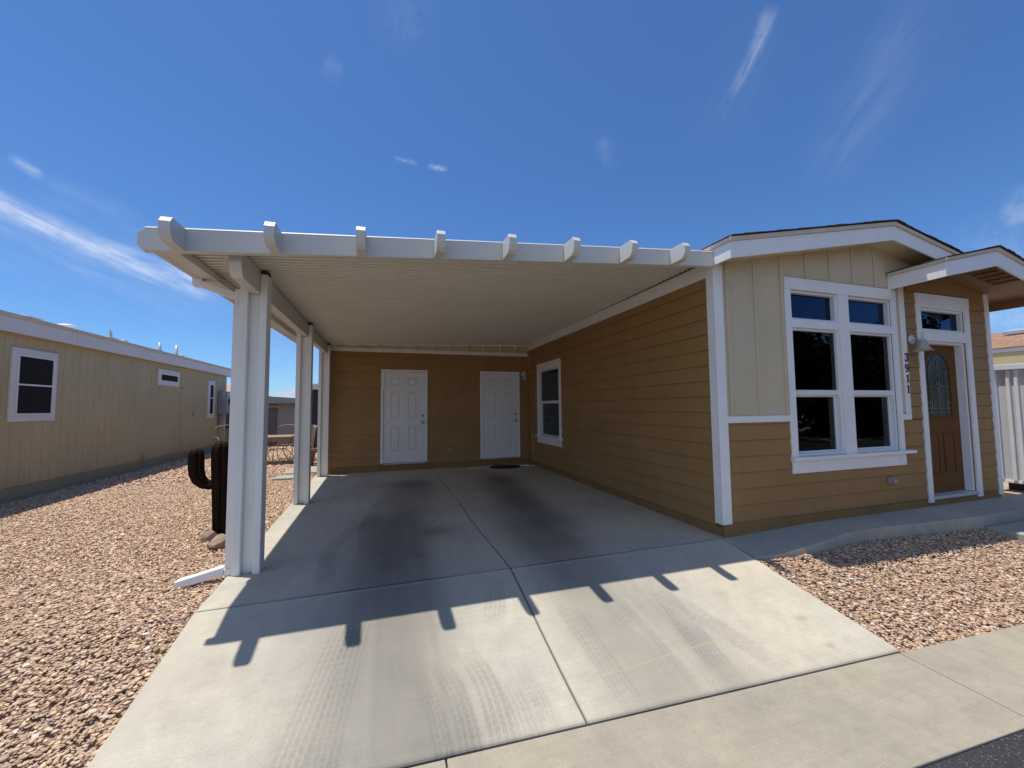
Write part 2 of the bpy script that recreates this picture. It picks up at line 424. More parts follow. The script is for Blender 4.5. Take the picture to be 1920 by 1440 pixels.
    def tread(pts, w, amt, ribs=5, pitch=.035, fade=(.1, .15), light=0.):
        amt *= .8; light *= .5
        """a tyre print: ribs along, sipes across"""
        nonlocal stain_shade, pale
        b, sd, arc, tot = dist(pts)
        ins = 1 / (1 + np.exp((b - w / 2) / .006))
        e = np.clip(arc / (fade[0] + .08), 0, 1) * np.clip((tot - arc) / (fade[1] + .12), 0, 1)
        ph = (sd / w + .5) * ribs; rib = np.abs((ph % 1) - .5) * 2
        groove = 1 / (1 + np.exp(-(rib - .78) / .06))
        sip = ((arc + np.abs(sd) * .8 + np.floor(ph) * .017) / (pitch * 1.35)) % 1
        cut = 1 / (1 + np.exp(-(np.abs(sip - .5) * 2 - .80) / .06))
        k = np.clip(1 - .75 * groove - .45 * cut, 0, 1) * np.clip(.35 + 1.3 * vnoise(P, 5.3), 0, 1)
        stain_shade += amt * ins * e * k * (.5 + .8 * blot)
        pale += light * ins * e * np.clip(groove + .5 * cut, 0, 1)
    def spot(x, y, rx, ry, amt):
        nonlocal stain_shade
        d = ((P[:, 0] - x) / rx) ** 2 + ((P[:, 1] - y) / ry) ** 2
        stain_shade += amt * np.exp(-d * (1.2 - .8 * (blot - .5)))
    # wheel paths worn dark; two bands also deepen the carport's shade
    soft([(-.10, 1.7), (-.08, 2.6), (-.05, 3.3), (.1, 4.6), (.35, 6.5), (.47, 8.0)], .38, .50)
    soft([(-.06, 2.75), (.0, 3.3), (.05, 4.0), (.12, 4.9), (.25, 5.8)], .36, .24)  # wheel stain with shade painted in, ending at the carport's shadow edge
    soft([(1.50, 2.75), (1.53, 3.3), (1.6, 4.0), (1.75, 5.0)], .28, .26)  # right wheel path likewise darkened where the carport shades it
    soft([(.18, 1.7), (.22, 2.6), (.2, 3.6), (.3, 4.6)], .26, .26)
    soft([(1.50, 1.7), (1.52, 2.6), (1.52, 3.3), (1.62, 4.3), (1.9, 6.0), (2.08, 7.7)], .32, .38)
    soft([(2.05, 1.75), (2.0, 2.3), (1.9, 3.0)], .16, .22)
    soft([(1.62, 3.5), (1.78, 4.8), (2.0, 6.4), (2.1, 8.0)], .38, .40)
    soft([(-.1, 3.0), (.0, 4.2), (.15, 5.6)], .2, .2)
    for a in ((.45, 7.55, .34, .45, .62), (.52, 4.62, .26, .22, .55), (2.12, 7.55, .26, .75, .62), (1.92, 5.7, .24, .8, .55),
              (2.05, 4.6, .38, .35, .30), (.28, 3.93, .06, .07, .4), (.04, 3.75, .1, .08, .25), (2.6, 2.62, .07, .06, .16),
              (.33, 4.95, .035, .035, .5), (.55, 5.0, .04, .04, .5), (2.9, 5.2, .05, .05, .3), (3.05, 4.6, .06, .04, .2),
              (2.98, 2.25, .05, .03, .3), (2.9, 2.0, .04, .02, .25)):
        spot(*a)
    # rubbed streaks along the direction of travel
    stk = vnoise(P * np.array([9., .55]), 1.) * .6 + vnoise(P * np.array([26., .9]) + 7, 1.) * .4
    zone = np.exp(-((P[:, 0] - .18) / .42) ** 2) + .9 * np.exp(-((P[:, 0] - 1.75) / .45) ** 2)
    stain_shade += .34 * np.clip(stk - .42, 0, 1) * zone * (P[:, 1] < 5.5)
    # tyre prints
    tread([(-.47, 1.75), (-.42, 2.1), (-.36, 2.45), (-.27, 2.9), (-.2, 3.3)], .17, .20, 5, .04, (.2, .5), .30)
    tread([(-.30, 1.75), (-.26, 2.2), (-.2, 2.7), (-.12, 3.3), (-.05, 4.2)], .16, .22, 5, .04, (.2, .6), .15)
    tread([(.28, 1.80), (.27, 2.06), (.24, 2.27), (.17, 2.50)], .10, .34, 4, .03, (.1, .12))
    tread([(.40, 1.85), (.40, 2.1), (.37, 2.33), (.28, 2.56)], .13, .38, 4, .03, (.1, .12))
    tread([(.56, 1.88), (.57, 2.1), (.55, 2.36), (.47, 2.60)], .15, .40, 4, .03, (.12, .12))
    tread([(.70, 1.92), (.70, 2.05), (.69, 2.2), (.66, 2.36)], .12, .30, 4, .03, (.1, .1))
    tread([(.81, 1.95), (.82, 2.05), (.82, 2.17), (.78, 2.32)], .10, .38, 4, .03, (.08, .08))
    tread([(.70, 2.70), (.78, 2.92), (.83, 3.12), (.85, 3.3)], .17, .26, 5, .035, (.15, .15), .05)
    tread([(1.32, 1.80), (1.31, 2.3), (1.30, 2.8), (1.34, 3.25)], .17, .20, 5, .04, (.25, .4), .12)
    tread([(1.95, 1.75), (2.03, 2.2), (2.12, 2.7), (2.16, 3.2)], .19, .26, 6, .035, (.3, .4), .10)
    tread([(2.45, 1.78), (2.38, 2.0), (2.27, 2.35), (2.15, 2.8)], .16, .22, 5, .035, (.15, .3), .06)
    tread([(1.70, 1.8), (1.70, 2.4), (1.66, 3.0)], .17, .18, 5, .04, (.3, .3), .08)
    tread([(-.46, 3.45), (-.52, 4.3), (-.34, 5.0), (.1, 5.7)], .15, .30, 5, .05, (.2, .4))
    tread([(-.15, 4.0), (-.2, 5.3), (.02, 6.5), (.3, 7.2)], .2, .32, 5, .06, (.3, .4))
    tread([(.72, 3.7), (.8, 4.05), (.82, 4.4)], .18, .14, 5, .04, (.1, .1))
    stain_shade = .86 * (1 - np.exp(-1.45 * stain_shade))
    # rust-tinted hairline crack and faint warm wash
    b, sd, arc, tot = dist([(1.12, 2.17), (1.53, 2.195), (1.95, 2.225), (2.4, 2.23)])
    rusty += .55 * np.exp(-(b / .006) ** 2)
    warm = vnoise(P, 1.1); rusty += .10 * np.clip((warm - .5) * 3, 0, 1) * (P[:, 1] < 3.4)
    # dark grime along the sidewalk joint, paler rims at the edges
    edge = P[:, 1] - yj(P[:, 0])
    stain_shade += .22 * np.exp(-(edge / .02) ** 2) + .10 * np.exp(-((edge - .06) / .05) ** 2) * blot
    pale += .35 * np.exp(-((P[:, 0] + 1.2) / .06) ** 2) * (P[:, 1] < 3.5)
    Zr = (Z.ravel() - np.array(zdrive(P[:, 1])))
    stain_shade += np.where(Zr < -.012, .6, 0) + .55 * np.exp(-((P[:, 1] - 3.36) / .008) ** 2)
    xc_j = 1.028 + .012 * np.sin(P[:, 1] * 2.3); stain_shade += .5 * np.exp(-((P[:, 0] - xc_j) / .007) ** 2)
    pale += .3 * np.exp(-((P[:, 1] - 3.335) / .012) ** 2)
    for nm, arr in (('stain_shade', stain_shade), ('pale', pale), ('rusty', rusty)):
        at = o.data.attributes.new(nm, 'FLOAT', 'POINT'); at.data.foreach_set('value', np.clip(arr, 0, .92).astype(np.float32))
    structure(o)
drive()

def slab_strip(name, mat, xs_, yfun0, yfun1, zfun, depth, bevel=.008):
    """concrete strip as separate panels split at xs_"""
    mb = MB()
    for a, b in zip(xs_[:-1], xs_[1:]):
        a += .004; b -= .004; n = 8
        for i in range(n):
            pass
        k = [a + (b - a) * i / n for i in range(n + 1)]
        top0 = [(x, yfun0(x), zfun(x, yfun0(x))) for x in k]; top1 = [(x, yfun1(x), zfun(x, yfun1(x))) for x in k]
        vs = top0 + top1 + [(p[0], p[1], p[2] - depth) for p in top0] + [(p[0], p[1], p[2] - depth) for p in top1]
        m = n + 1; fs = []
        for i in range(n):
            fs += [(i, i + 1, m + i + 1, m + i), (2 * m + i, 3 * m + i, 3 * m + i + 1, 2 * m + i + 1),
                   (i, 2 * m + i, 2 * m + i + 1, i + 1), (m + i, m + i + 1, 3 * m + i + 1, 3 * m + i)]
        fs += [(0, m, 3 * m, 2 * m), (n, 2 * m + n, 3 * m + n, m + n)]
        mb.add(vs, fs)
    return structure(mb.build(name, mat, bevel=bevel))
slab_strip('sidewalk', M['side'], [-11.9, -8.85, -5.8, -2.76, .28, 3.32, 6.36, 9.4, 12.4, 15.5],
           lambda x: yr(x) + .0, lambda x: yj(x) - .003, lambda x, y: float(zdrive(np.array(yj(x) + .005))) - .011 - .04 * (yj(x) - y), .15, .005)
def walk_front(x): return float(np.interp(x, [3.39, 3.6, 3.9, 4.3, 4.66, 5.1, 5.8, 6.75, 14], [2.985, 2.965, 2.955, 2.955, 2.985, 2.985, 2.955, 2.885, 2.86]))
def walk_z(x, y):
    a = float(zdrive(np.array(y))); t = min(1, max(0, (x - 3.4) / 1.5)); t = t * t * (3 - 2 * t)
    return a * (1 - t) + (.035) * t
slab_strip('walkway', M['walk'], [3.393, 4.5, 5.72, 6.9, 8.3, 9.3], walk_front, lambda x: YF + .02, walk_z, .16, .01)
mb = MB(); mb.box(6.86, 8.6, 2.56, 2.862, -.30, -.085); structure(mb.build('step', M['walk'], bevel=.012))
mb = MB()
k = [-60, -30] + [i * 1.0 for i in range(-14, 16)] + [30, 60]
vs = [(x, yr(x) - .004, -.312) for x in k] + [(x, -6.2, -.33) for x in k]; n = len(k)
mb.add(vs, [(i, i + 1, n + i + 1, n + i) for i in range(n - 1)])
structure(mb.build('road', M['asphalt'], recalc=False))

# gravel: individual crushed stones
def stones(name, pts, sizes, flat, tones, ico=True):
    n = len(pts)
    if ico:
        ph = (1 + 5 ** .5) / 2
        base = np.array([(-1, ph, 0), (1, ph, 0), (-1, -ph, 0), (1, -ph, 0), (0, -1, ph), (0, 1, ph), (0, -1, -ph), (0, 1, -ph), (ph, 0, -1), (ph, 0, 1), (-ph, 0, -1), (-ph, 0, 1)]) / math.sqrt(1 + ph * ph)
        F = np.array([(0, 11, 5), (0, 5, 1), (0, 1, 7), (0, 7, 10), (0, 10, 11), (1, 5, 9), (5, 11, 4), (11, 10, 2), (10, 7, 6), (7, 1, 8), (3, 9, 4), (3, 4, 2), (3, 2, 6), (3, 6, 8), (3, 8, 9), (4, 9, 5), (2, 4, 11), (6, 2, 10), (8, 6, 7), (9, 8, 1)])
    else:
        base = np.array([(1, 0, 0), (-1, 0, 0), (0, 1, 0), (0, -1, 0), (0, 0, 1), (0, 0, -1.)])
        F = np.array([(0, 2, 4), (2, 1, 4), (1, 3, 4), (3, 0, 4), (2, 0, 5), (1, 2, 5), (3, 1, 5), (0, 3, 5)])
    m = len(base)
    V = base[None] * (1 + rng.uniform(-.42, .42, (n, m, 1))) + rng.normal(0, .16, (n, m, 3))
    V = V * np.stack([np.ones(n), rng.uniform(.55, .9, n), flat], -1)[:, None, :] * sizes[:, None, None]
    tilt = rng.normal(0, .19, n); az = rng.uniform(0, 6.283, n)
    c, s = np.cos(tilt)[:, None], np.sin(tilt)[:, None]
    y, z = V[..., 1] * c - V[..., 2] * s, V[..., 1] * s + V[..., 2] * c
    c, s = np.cos(az)[:, None], np.sin(az)[:, None]
    x2, y2 = V[..., 0] * c - y * s, V[..., 0] * s + y * c
    V = np.stack([x2, y2, z], -1) + pts[:, None, :]
    me = bpy.data.meshes.new(name)
    nv, nf = n * m, n * len(F)
    me.vertices.add(nv); me.vertices.foreach_set('co', V.reshape(-1).astype(np.float32))
    idx = (F[None] + (np.arange(n) * m)[:, None, None]).reshape(-1)
    me.loops.add(nf * 3); me.loops.foreach_set('vertex_index', idx.astype(np.int32))
    me.polygons.add(nf); me.polygons.foreach_set('loop_start', np.arange(0, nf * 3, 3, dtype=np.int32))
    me.update(calc_edges=True)
    at = me.attributes.new('tone', 'FLOAT_COLOR', 'POINT')
    col = np.concatenate([np.repeat(tones, m, 0), np.ones((nv, 1))], 1)
    at.data.foreach_set('color', col.reshape(-1).astype(np.float32))
    me.materials.append(M['stone'])
    o = bpy.data.objects.new(name, me); COL.objects.link(o); o['kind'] = 'stuff'; return o
PAL = np.array([(.50, .365, .255), (.60, .46, .325), (.68, .55, .41), (.44, .31, .215), (.36, .25, .18), (.48, .40, .33), (.58, .40, .24), (.38, .32, .27), (.68, .58, .46), (.30, .20, .15)])
PW = np.array([.24, .22, .14, .12, .06, .07, .05, .03, .06, .01]); PW = PW / PW.sum()
def tones(n, white=0., mul=(1.16, 1.045, .955)):
    t = PAL[rng.choice(len(PAL), n, p=PW)] * rng.uniform(.92, 1.22, (n, 1)) * np.array(mul)
    t = t * .75 + np.array((.55, .41, .305)) * .25
    w = rng.random(n) < white; t[w] = np.array((.80, .77, .72)) * rng.uniform(.85, 1.05, (w.sum(), 1))
    return np.clip(t, 0, .9)
def xleft(y): return -1.268 - .0275 * np.maximum(0, y - 3.4)
def bed_left():
    def sample(y0, y1, dens):
        x0 = max(XN, -.78 * y1 - .3); n = int((y1 - y0) * (-1.2 - x0) * dens)
        x = rng.uniform(x0, -1.2, n); y = rng.uniform(y0, y1, n)
        k = (x < xleft(y) - .015) & (x > -.78 * y - .3) & (x > XN + .02) & (y > yj(x) + .02)
        # keep clear of building parts
        return x[k], y[k]
    out = []
    x, y = sample(1.9, 4.6, 4000); out.append((x, y))
    x = np.concatenate([o[0] for o in out]); y = np.concatenate([o[1] for o in out]); n = len(x)
    sz = np.clip(rng.lognormal(math.log(.0122), .33, n), .005, .024)
    stones('gravel', np.stack([x, y, gz(x, y) + rng.uniform(-.003, .007, n)], -1), sz, rng.uniform(.17, .38, n), tones(n, .006))
    x, y = sample(4.6, 9.6, 2300); n = len(x)
    sz = np.clip(rng.lognormal(math.log(.0148), .28, n), .008, .028)
    stones('gravel', np.stack([x, y, gz(x, y) + rng.uniform(-.003, .007, n)], -1), sz, rng.uniform(.4, .75, n), tones(n, .01), False)
    x = rng.uniform(XN, 1, 26000); y = rng.uniform(9.6, 17.5, 26000); k = (x < np.where(y < 10.2, -1.5, -.1 * y)); x, y = x[k], y[k]; n = len(x)
    sz = np.clip(rng.lognormal(math.log(.030), .25, n), .015, .05)
    stones('gravel', np.stack([x, y, gz(x, y) + rng.uniform(-.006, .012, n)], -1), sz, rng.uniform(.4, .7, n), tones(n, .01), False)
def bed_right():
    n = 29000
    x = rng.uniform(3.35, 8.3, n); y = rng.uniform(1.5, 3.1, n)
    xr_ = np.interp(y, [1.8, 3.36], [3.343, 3.385])
    wf = np.interp(x, [3.39, 3.6, 3.9, 4.3, 4.66, 5.1, 5.8, 6.75, 14], [2.985, 2.965, 2.955, 2.955, 2.985, 2.985, 2.955, 2.885, 2.86])
    k = (x > xr_ + .012) & (y < wf - .012) & (y > yj(x) + .012) & ~((x > 6.84) & (x < 8.62) & (y > 2.54))
    x, y = x[k], y[k]; n = len(x)
    sz = np.clip(rng.lognormal(math.log(.0120), .36, n), .005, .028)
    stones('gravel', np.stack([x, y, gz(x, y) + .006 + .028 * np.clip((y - 2.2) / .6, 0, 1) + rng.uniform(-.003, .007, n)], -1), sz, rng.uniform(.17, .38, n), tones(n, .045, (1.06, .915, .82)))
bed_left(); bed_right()
for o in [o for o in COL.objects if o.name.startswith('gravel')]:
    o['label'] = 'loose pinkish tan crushed stone covering the yard beside the concrete'; o['category'] = 'gravel'; o['group'] = 'gravel beds'

# ------------------------------------------------------------------ walls and siding helpers
def cut(u0, u1, v0, v1, holes):
    """rectangles covering [u0,u1]x[v0,v1] minus holes (a0,a1,b0,b1)"""
    us = sorted({u0, u1, *[min(max(h[i], u0), u1) for h in holes for i in (0, 1)]})
    vs = sorted({v0, v1, *[min(max(h[i], v0), v1) for h in holes for i in (2, 3)]})
    out = []
    for a, b in zip(vs[:-1], vs[1:]):
        if b - a < 1e-5: continue
        run = None
        for c, d in zip(us[:-1], us[1:]):
            if d - c < 1e-5: continue
            m = ((c + d) / 2, (a + b) / 2)
            hole = any(h[0] < m[0] < h[1] and h[2] < m[1] < h[3] for h in holes)
            if hole:
                if run: out.append((*run, a, b)); run = None
            else: run = (run[0], d) if run else (c, d)
        if run: out.append((*run, a, b))
    return out
def wall_core(mb, u0, u1, v0, v1, holes, w0=-.10, w1=-.002):
    for a, b, c, d in cut(u0, u1, v0, v1, holes): mb.box(a, b, w0, w1, c, d)
def lap(mb, u0, u1, v0, v1, holes, pitch=.174, clip=None, w=0.):
    v = v0
    while v < v1 - .01:
        t = min(v + pitch, v1)
        a0, a1 = (u0, u1)
        if clip:
            r = clip(t)
            if r: a0, a1 = max(u0, r[0]), min(u1, r[1])
        if a1 > a0 + .02:
            pieces = []
            for a, b, c, d in cut(a0, a1, v, t, holes):
                if b - a > 2.2:
                    q = a + .5 + (b - a - 1.) * random.random(); pieces += [(a, q - .0015, c, d), (q + .0015, b, c, d)]
                else: pieces.append((a, b, c, d))
            for a, b, c, d in pieces:
                # wedge board: thick lower edge, thin top
                if c == v: c = v + .005                      # shadow gap under the lap
                f0 = (c - v) / pitch; f1 = (d - v) / pitch
                p0 = w + .016 - .012 * f0; p1 = w + .016 - .012 * f1
                mb.hexa([(a, w, c), (b, w, c), (b, p0, c), (a, p0, c)], [(a, w, d), (b, w, d), (b, p1, d), (a, p1, d)])
        v = t

# ------------------------------------------------------------------ the house
H = thing('house', (5.97, YF, 0), 'tan lap sided manufactured home with cream gable, white trim and covered entry beside the carport', 'house')
WIN = (4.535, 6.345, .80, 2.77)      # front window opening
DOOR = (6.945, 7.945, .14, 2.725)    # front door + transom opening
FW = (4.435, 6.43, .61, 2.91)        # front window trim outline
DT = (6.85, 8.05, .0, 2.91)
PXR_ = 7.40
soff = lambda x: 3.465 - .2 * abs(x - 5.97)
mb = MB(front)
wall_core(mb, 3.43, XR - .01, .0, 2.93, [WIN, DOOR])
mb.prism([(6.60, 2.9302), (8.52, 2.9302), (8.52, 3.03), (PXR_, 3.22), (6.60, 3.08)], 1, -.06, -.002)
mb.build('wall', M['tan'], H)
# gable panel (cream) above and left
mb = MB(front)
for a, b, c, d in cut(3.50, 6.52, 1.28, 2.93, [FW]): mb.box(a, b, .0, .010, c, d)
mb.prism([(3.45, 2.9305), (6.60, 2.9305), (6.60, 3.20), (6.95, 3.282), (5.97, 3.478), (3.45, 2.972)], 1, -.02, .010)
bx = [3.585, 3.99, 4.40, 4.815, 5.23, 5.642, 6.06]
for x in bx:
    top = soff(x) - .0
    if x < 4.43: mb.box(x - .022, x + .022, .010, .028, 1.281, top)
    else: mb.box(x - .022, x + .022, .010, .028, 2.911, top)
mb.build('gable_panel', M['cream'], H, bevel=.003)
# tan lap siding on the front
mb = MB(front)
clip = lambda t: (7.40 - (3.22 - t) / .17, 7.40 + (3.22 - t) / .17) if t > 2.9 else None
lap(mb, 3.50, 6.84, .14, 1.208, [FW, (6.43, 6.62, 1.19, 1.28)])
lap(mb, 6.60, 8.46, 1.184, 3.18, [DT, (6.43, 6.62, 1.19, 1.28)], clip=clip)
lap(mb, 8.05, 8.46, .14, 1.184, [])
mb.build('lap_siding', M['tan'], H)
# skirting
mb = MB(front); mb.box(3.42, 6.84, -.02, .006, -.06, .139); mb.box(6.84, XR, -.02, .006, -.06, .139)
mb.build('skirting', M['tan_found'], H)
# belt and trim boards
mb = MB(front)
mb.box(3.516, 4.434, .0, .024, 1.208, 1.280)
mb.box(6.431, 6.606, .0, .024, 1.190, 1.268)
mb.box(6.518, 6.606, .0, .0235, 1.2685, 2.98)
each(mb, 'trim_board', M['white'], H, .004)
mb = MB()
mb.prism([(3.392, YF - .026), (3.516, YF - .026), (3.516, YF), (XS, YF), (XS, YF + .085), (3.392, YF + .085)], 2, .135, 2.955)
mb.build('corner_trim', M['white'], H, bevel=.004)
mb = MB()
mb.prism([(8.462, YF - .024), (8.556, YF - .024), (8.556, YF + .09), (8.53, YF + .09), (8.53, YF), (8.462, YF)], 2, .075, 3.02)
mb.build('corner_trim', M['white'], H, bevel=.004)
# right flank of the house
mb = MB(); mb.box(8.42, 8.529, YF + .10, 16, -.1, 2.93); mb.build('wall', M['tan'], H)

def interior(parent, T, u0, u1, v0, v1, depth=.7):
    mb = MB(T); g = .02
    mb.box(u0 - g, u1 + g, -depth - .03, -depth, v0 - g, v1 + g)
    mb.box(u0 - g - .03, u0 - g, -depth, -.11, v0 - g, v1 + g); mb.box(u1 + g, u1 + g + .03, -depth, -.11, v0 - g, v1 + g)
    mb.box(u0 - g, u1 + g, -depth, -.11, v1 + g, v1 + g + .03); mb.box(u0 - g, u1 + g, -depth, -.11, v0 - g - .03, v0 - g)
    return mb.build('dark_room', M['screenbox'], parent)
def blind(parent, T, u0, u1, v0, v1, w=-.16, pitch=.028):
    mb = MB(T); v = v0 + .02
    while v < v1 - .05:
        mb.hexa([(u0, w - .010, v), (u1, w - .010, v), (u1, w + .010, v + .017), (u0, w + .010, v + .017)],
                [(u0, w - .010, v + .0015), (u1, w - .010, v + .0015), (u1, w + .010, v + .0185), (u0, w + .010, v + .0185)]); v += pitch
    mb.box(u0, u1, w - .02, w + .02, v1 - .05, v1 - .005)
    return mb.build('blind', M['blind'], parent)
def ring(mb, u0, u1, v0, v1, t, w0, w1):
    mb.box(u0, u0 + t, w0, w1, v0, v1); mb.box(u1 - t, u1, w0, w1, v0, v1)
    mb.box(u0 + t, u1 - t, w0, w1, v0, v0 + t); mb.box(u0 + t, u1 - t, w0, w1, v1 - t, v1)

# front window: one unit of casing, two transoms, two single-hung sashes
W = thing('window', (5.43, YF, .75), None, None); W.parent = H; W.location = Vector((5.43, YF, .75)) - Vector(H.location)
mb = MB(front)
mb.box(4.435, 6.43, .0, .030, 2.77, 2.91)                         # head
mb.box(4.435, 4.535, .0, .026, .797, 2.7695); mb.box(6.345, 6.43, .0, .026, .797, 2.7695)
mb.box(5.335, 5.515, -.05, .026, .797, 2.7695)
mb.box(4.5355, 5.3345, -.05, .0255, 2.315, 2.405); mb.box(5.5155, 6.3445, -.05, .0255, 2.315, 2.405)
mb.build('casing', M['white'], W, bevel=.004)
mb = MB(front); mb.box(4.425, 6.575, .0, .066, .757, .7965); mb.build('sill', M['white'], W, bevel=.004)
mb = MB(front); mb.box(4.435, 6.43, .0, .028, .61, .7565); mb.build('apron', M['white'], W, bevel=.004)
for a, b in ((4.535, 5.335), (5.515, 6.345)):
    mb = MB(front); ring(mb, a + .001, b - .001, 2.406, 2.769, .03, -.075, -.002); fr = mb.build('frame', M['vinyl'], W, bevel=.003)
    mb = MB(front); mb.box(a + .03, b - .03, -.060, -.055, 2.436, 2.739); mb.build('pane', M['glass_dark'], W)
    # single hung: upper sash outer, lower sash inner
    mb = MB(front); ring(mb, a + .001, b - .001, .798, 2.314, .028, -.085, -.004)
    mb.box(a + .029, b - .029, -.055, -.016, 1.515, 1.575); mb.build('frame', M['vinyl'], W, bevel=.003)
    mb = MB(front); mb.box(a + .029, b - .029, -.040, -.036, 1.575, 2.286); mb.build('pane', M['glass'], W)
    mb = MB(front); ring(mb, a + .0295, b - .0295, .8265, 1.5145, .022, -.080, -.050); mb.build('sash', M['vinyl'], W, bevel=.003)
    mb = MB(front); mb.box(a + .052, b - .052, -.070, -.066, .849, 1.492); mb.build('pane', M['glass'], W)
    blind(W, front, a + .05, b - .05, .83, 2.28)
interior(W, front, 4.535, 6.345, .80, 2.77)

# front door with transom
D = thing('front_door', (7.445, YF, .14), None, None); D.parent = H; D.location = Vector((7.445, YF, .14)) - Vector(H.location)
D['label'] = 'brown entry door with arched leaded glass'
mb = MB(front)
mb.box(6.85, 8.05, .0, .030, 2.775, 2.915)
mb.box(6.85, 6.945, .0, .026, .085, 2.7745); mb.box(7.945, 8.05, .0, .026, .085, 2.7745)
mb.box(6.9455, 7.9445, -.10, .0255, 2.262, 2.405)
mb.box(6.9455, 7.9445, -.10, .0255, 2.72, 2.7745)
mb.box(6.9455, 6.975, -.14, -.012, .165, 2.2615); mb.box(7.915, 7.9445, -.14, -.012, .165, 2.2615)
mb.box(6.9755, 7.9145, -.14, -.012, 2.232, 2.2615)
ring(mb, 6.946, 7.944, 2.4055, 2.7195, .03, -.08, -.006)
mb.build('door_casing', M['white'], D, bevel=.004)
mb = MB(front); mb.box(6.946, 7.944, -.14, .03, .12, .162); mb.build('threshold', M['lampmetal'], D, bevel=.003)
mb = MB(front); mb.box(6.976, 7.914, -.062, -.057, 2.436, 2.690); mb.build('pane', M['glass_dark'], D)
interior(D, front, 6.976, 7.914, 2.436, 2.69, .5)
def arch(cx, r, v0, vs, n=20):
    return [(cx - r, v0), (cx + r, v0)] + [(cx + r * math.cos(math.pi * i / n), vs + r * math.sin(math.pi * i / n)) for i in range(n + 1)]
CX = 7.445
mb = MB(front)
mb.box(6.976, 7.914, -.145, -.100, .163, 2.231)
for x0, x1 in ((CX - .30, CX - .05), (CX + .05, CX + .30)):
    ring(mb, x0, x1, .42, .99, .022, -.100, -.088)
    mb.prism([(x0 + .035, .455), (x1 - .035, .455), (x1 - .035, .955), (x0 + .035, .955)], 1, -.100, -.092)
mb.build('door_leaf', M['doorbrown'], D, bevel=.004)
def archring(mb, cx, r, v0, vs, t, w0, w1, n=20):
    o = arch(cx, r, v0, vs, n); i = arch(cx, r - t, v0 + t, vs, n); m = len(o)
    vs_ = [(a, w0, b) for a, b in o] + [(a, w0, b) for a, b in i] + [(a, w1, b) for a, b in o] + [(a, w1, b) for a, b in i]
    fs = []
    for k in range(m):
        j = (k + 1) % m
        fs += [(k, j, m + j, m + k), (2 * m + k, 3 * m + k, 3 * m + j, 2 * m + j), (k, 2 * m + k, 2 * m + j, j), (m + k, m + j, 3 * m + j, 3 * m + k)]
    mb.add(vs_, fs)
mb = MB(front); archring(mb, CX, .305, 1.195, 1.845, .03, -.100, -.084); mb.build('glass_moulding', M['doorbrown'], D, bevel=.003)
mb = MB(front); mb.prism(arch(CX, .276, 1.224, 1.845), 1, -.098, -.093); mb.build('leaded_glass', M['frost'], D)
mb = MB(front); wl = -.090; tb = .0035
def came(pts): mb.tube([(a, wl, b) for a, b in pts], tb, 5)
for r in (.20, .165):
    came([(CX - r, 1.45 if r > .18 else 1.46)] + [(CX + r * math.cos(math.pi * (1 - i / 16)), 1.845 + r * math.sin(math.pi * (1 - i / 16))) for i in range(17)] + [(CX + r, 1.45 if r > .18 else 1.46)])
for r in (.20, .165):
    came([(CX - r, 1.46), (CX - r, 1.225)]); came([(CX + r, 1.46), (CX + r, 1.225)])
came([(CX, 2.12), (CX, 2.045)]); came([(CX, 2.01), (CX, 1.84)]); came([(CX, 1.46), (CX, 1.225)])
for a in (45, 135): came([(CX + .20 * math.cos(R(a)), 1.845 + .20 * math.sin(R(a))), (CX + .275 * math.cos(R(a)), 1.845 + .275 * math.sin(R(a)))])
for v in (1.845, 1.64, 1.41): 
    came([(CX - .275, v), (CX - .20, v)]); came([(CX + .20, v), (CX + .275, v)])
came([(CX - .165, 1.64), (CX - .06, 1.64)]); came([(CX + .165, 1.64), (CX + .06, 1.64)])
came([(CX - .275, 1.33), (CX + .275, 1.33)]); came([(CX - .275, 1.27), (CX + .275, 1.27)])
def diamond(c, a, b): return [(c[0], c[1] + b), (c[0] + a * .9, c[1] + .1 * b), (c[0], c[1] - b), (c[0] - a * .9, c[1] + .1 * b), (c[0], c[1] + b)]
for c, a, b in (((CX, 1.745), .045, .085), ((CX, 1.545), .045, .085), ((CX - .042, 1.645), .034, .04), ((CX + .042, 1.645), .034, .04)): came(diamond(c, a, b))
came([(CX, 1.82), (CX, 1.9)]); mb.build('lead_came', M['lead'], D, smooth=True)
mb = MB(front)
for c, a, b in (((CX, 1.745), .034, .07), ((CX, 1.545), .034, .07), ((CX - .042, 1.645), .024, .03), ((CX + .042, 1.645), .024, .03)):
    mb.prism([p for p in diamond(c, a, b)[:-1]], 1, -.0928, -.0895)
each(mb, 'bevelled_glass', M['glass_dark'], D)
mb = MB(front); mb.lathe([(.03, 0), (.03, .008), (.012, .012), (.012, .04), (.026, .046), (.03, .06), (.022, .074), (.004, .078)], (7.03, -.1, 1.08), 16, 1)
mb.build('door_knob', M['metal'], D, smooth=True)

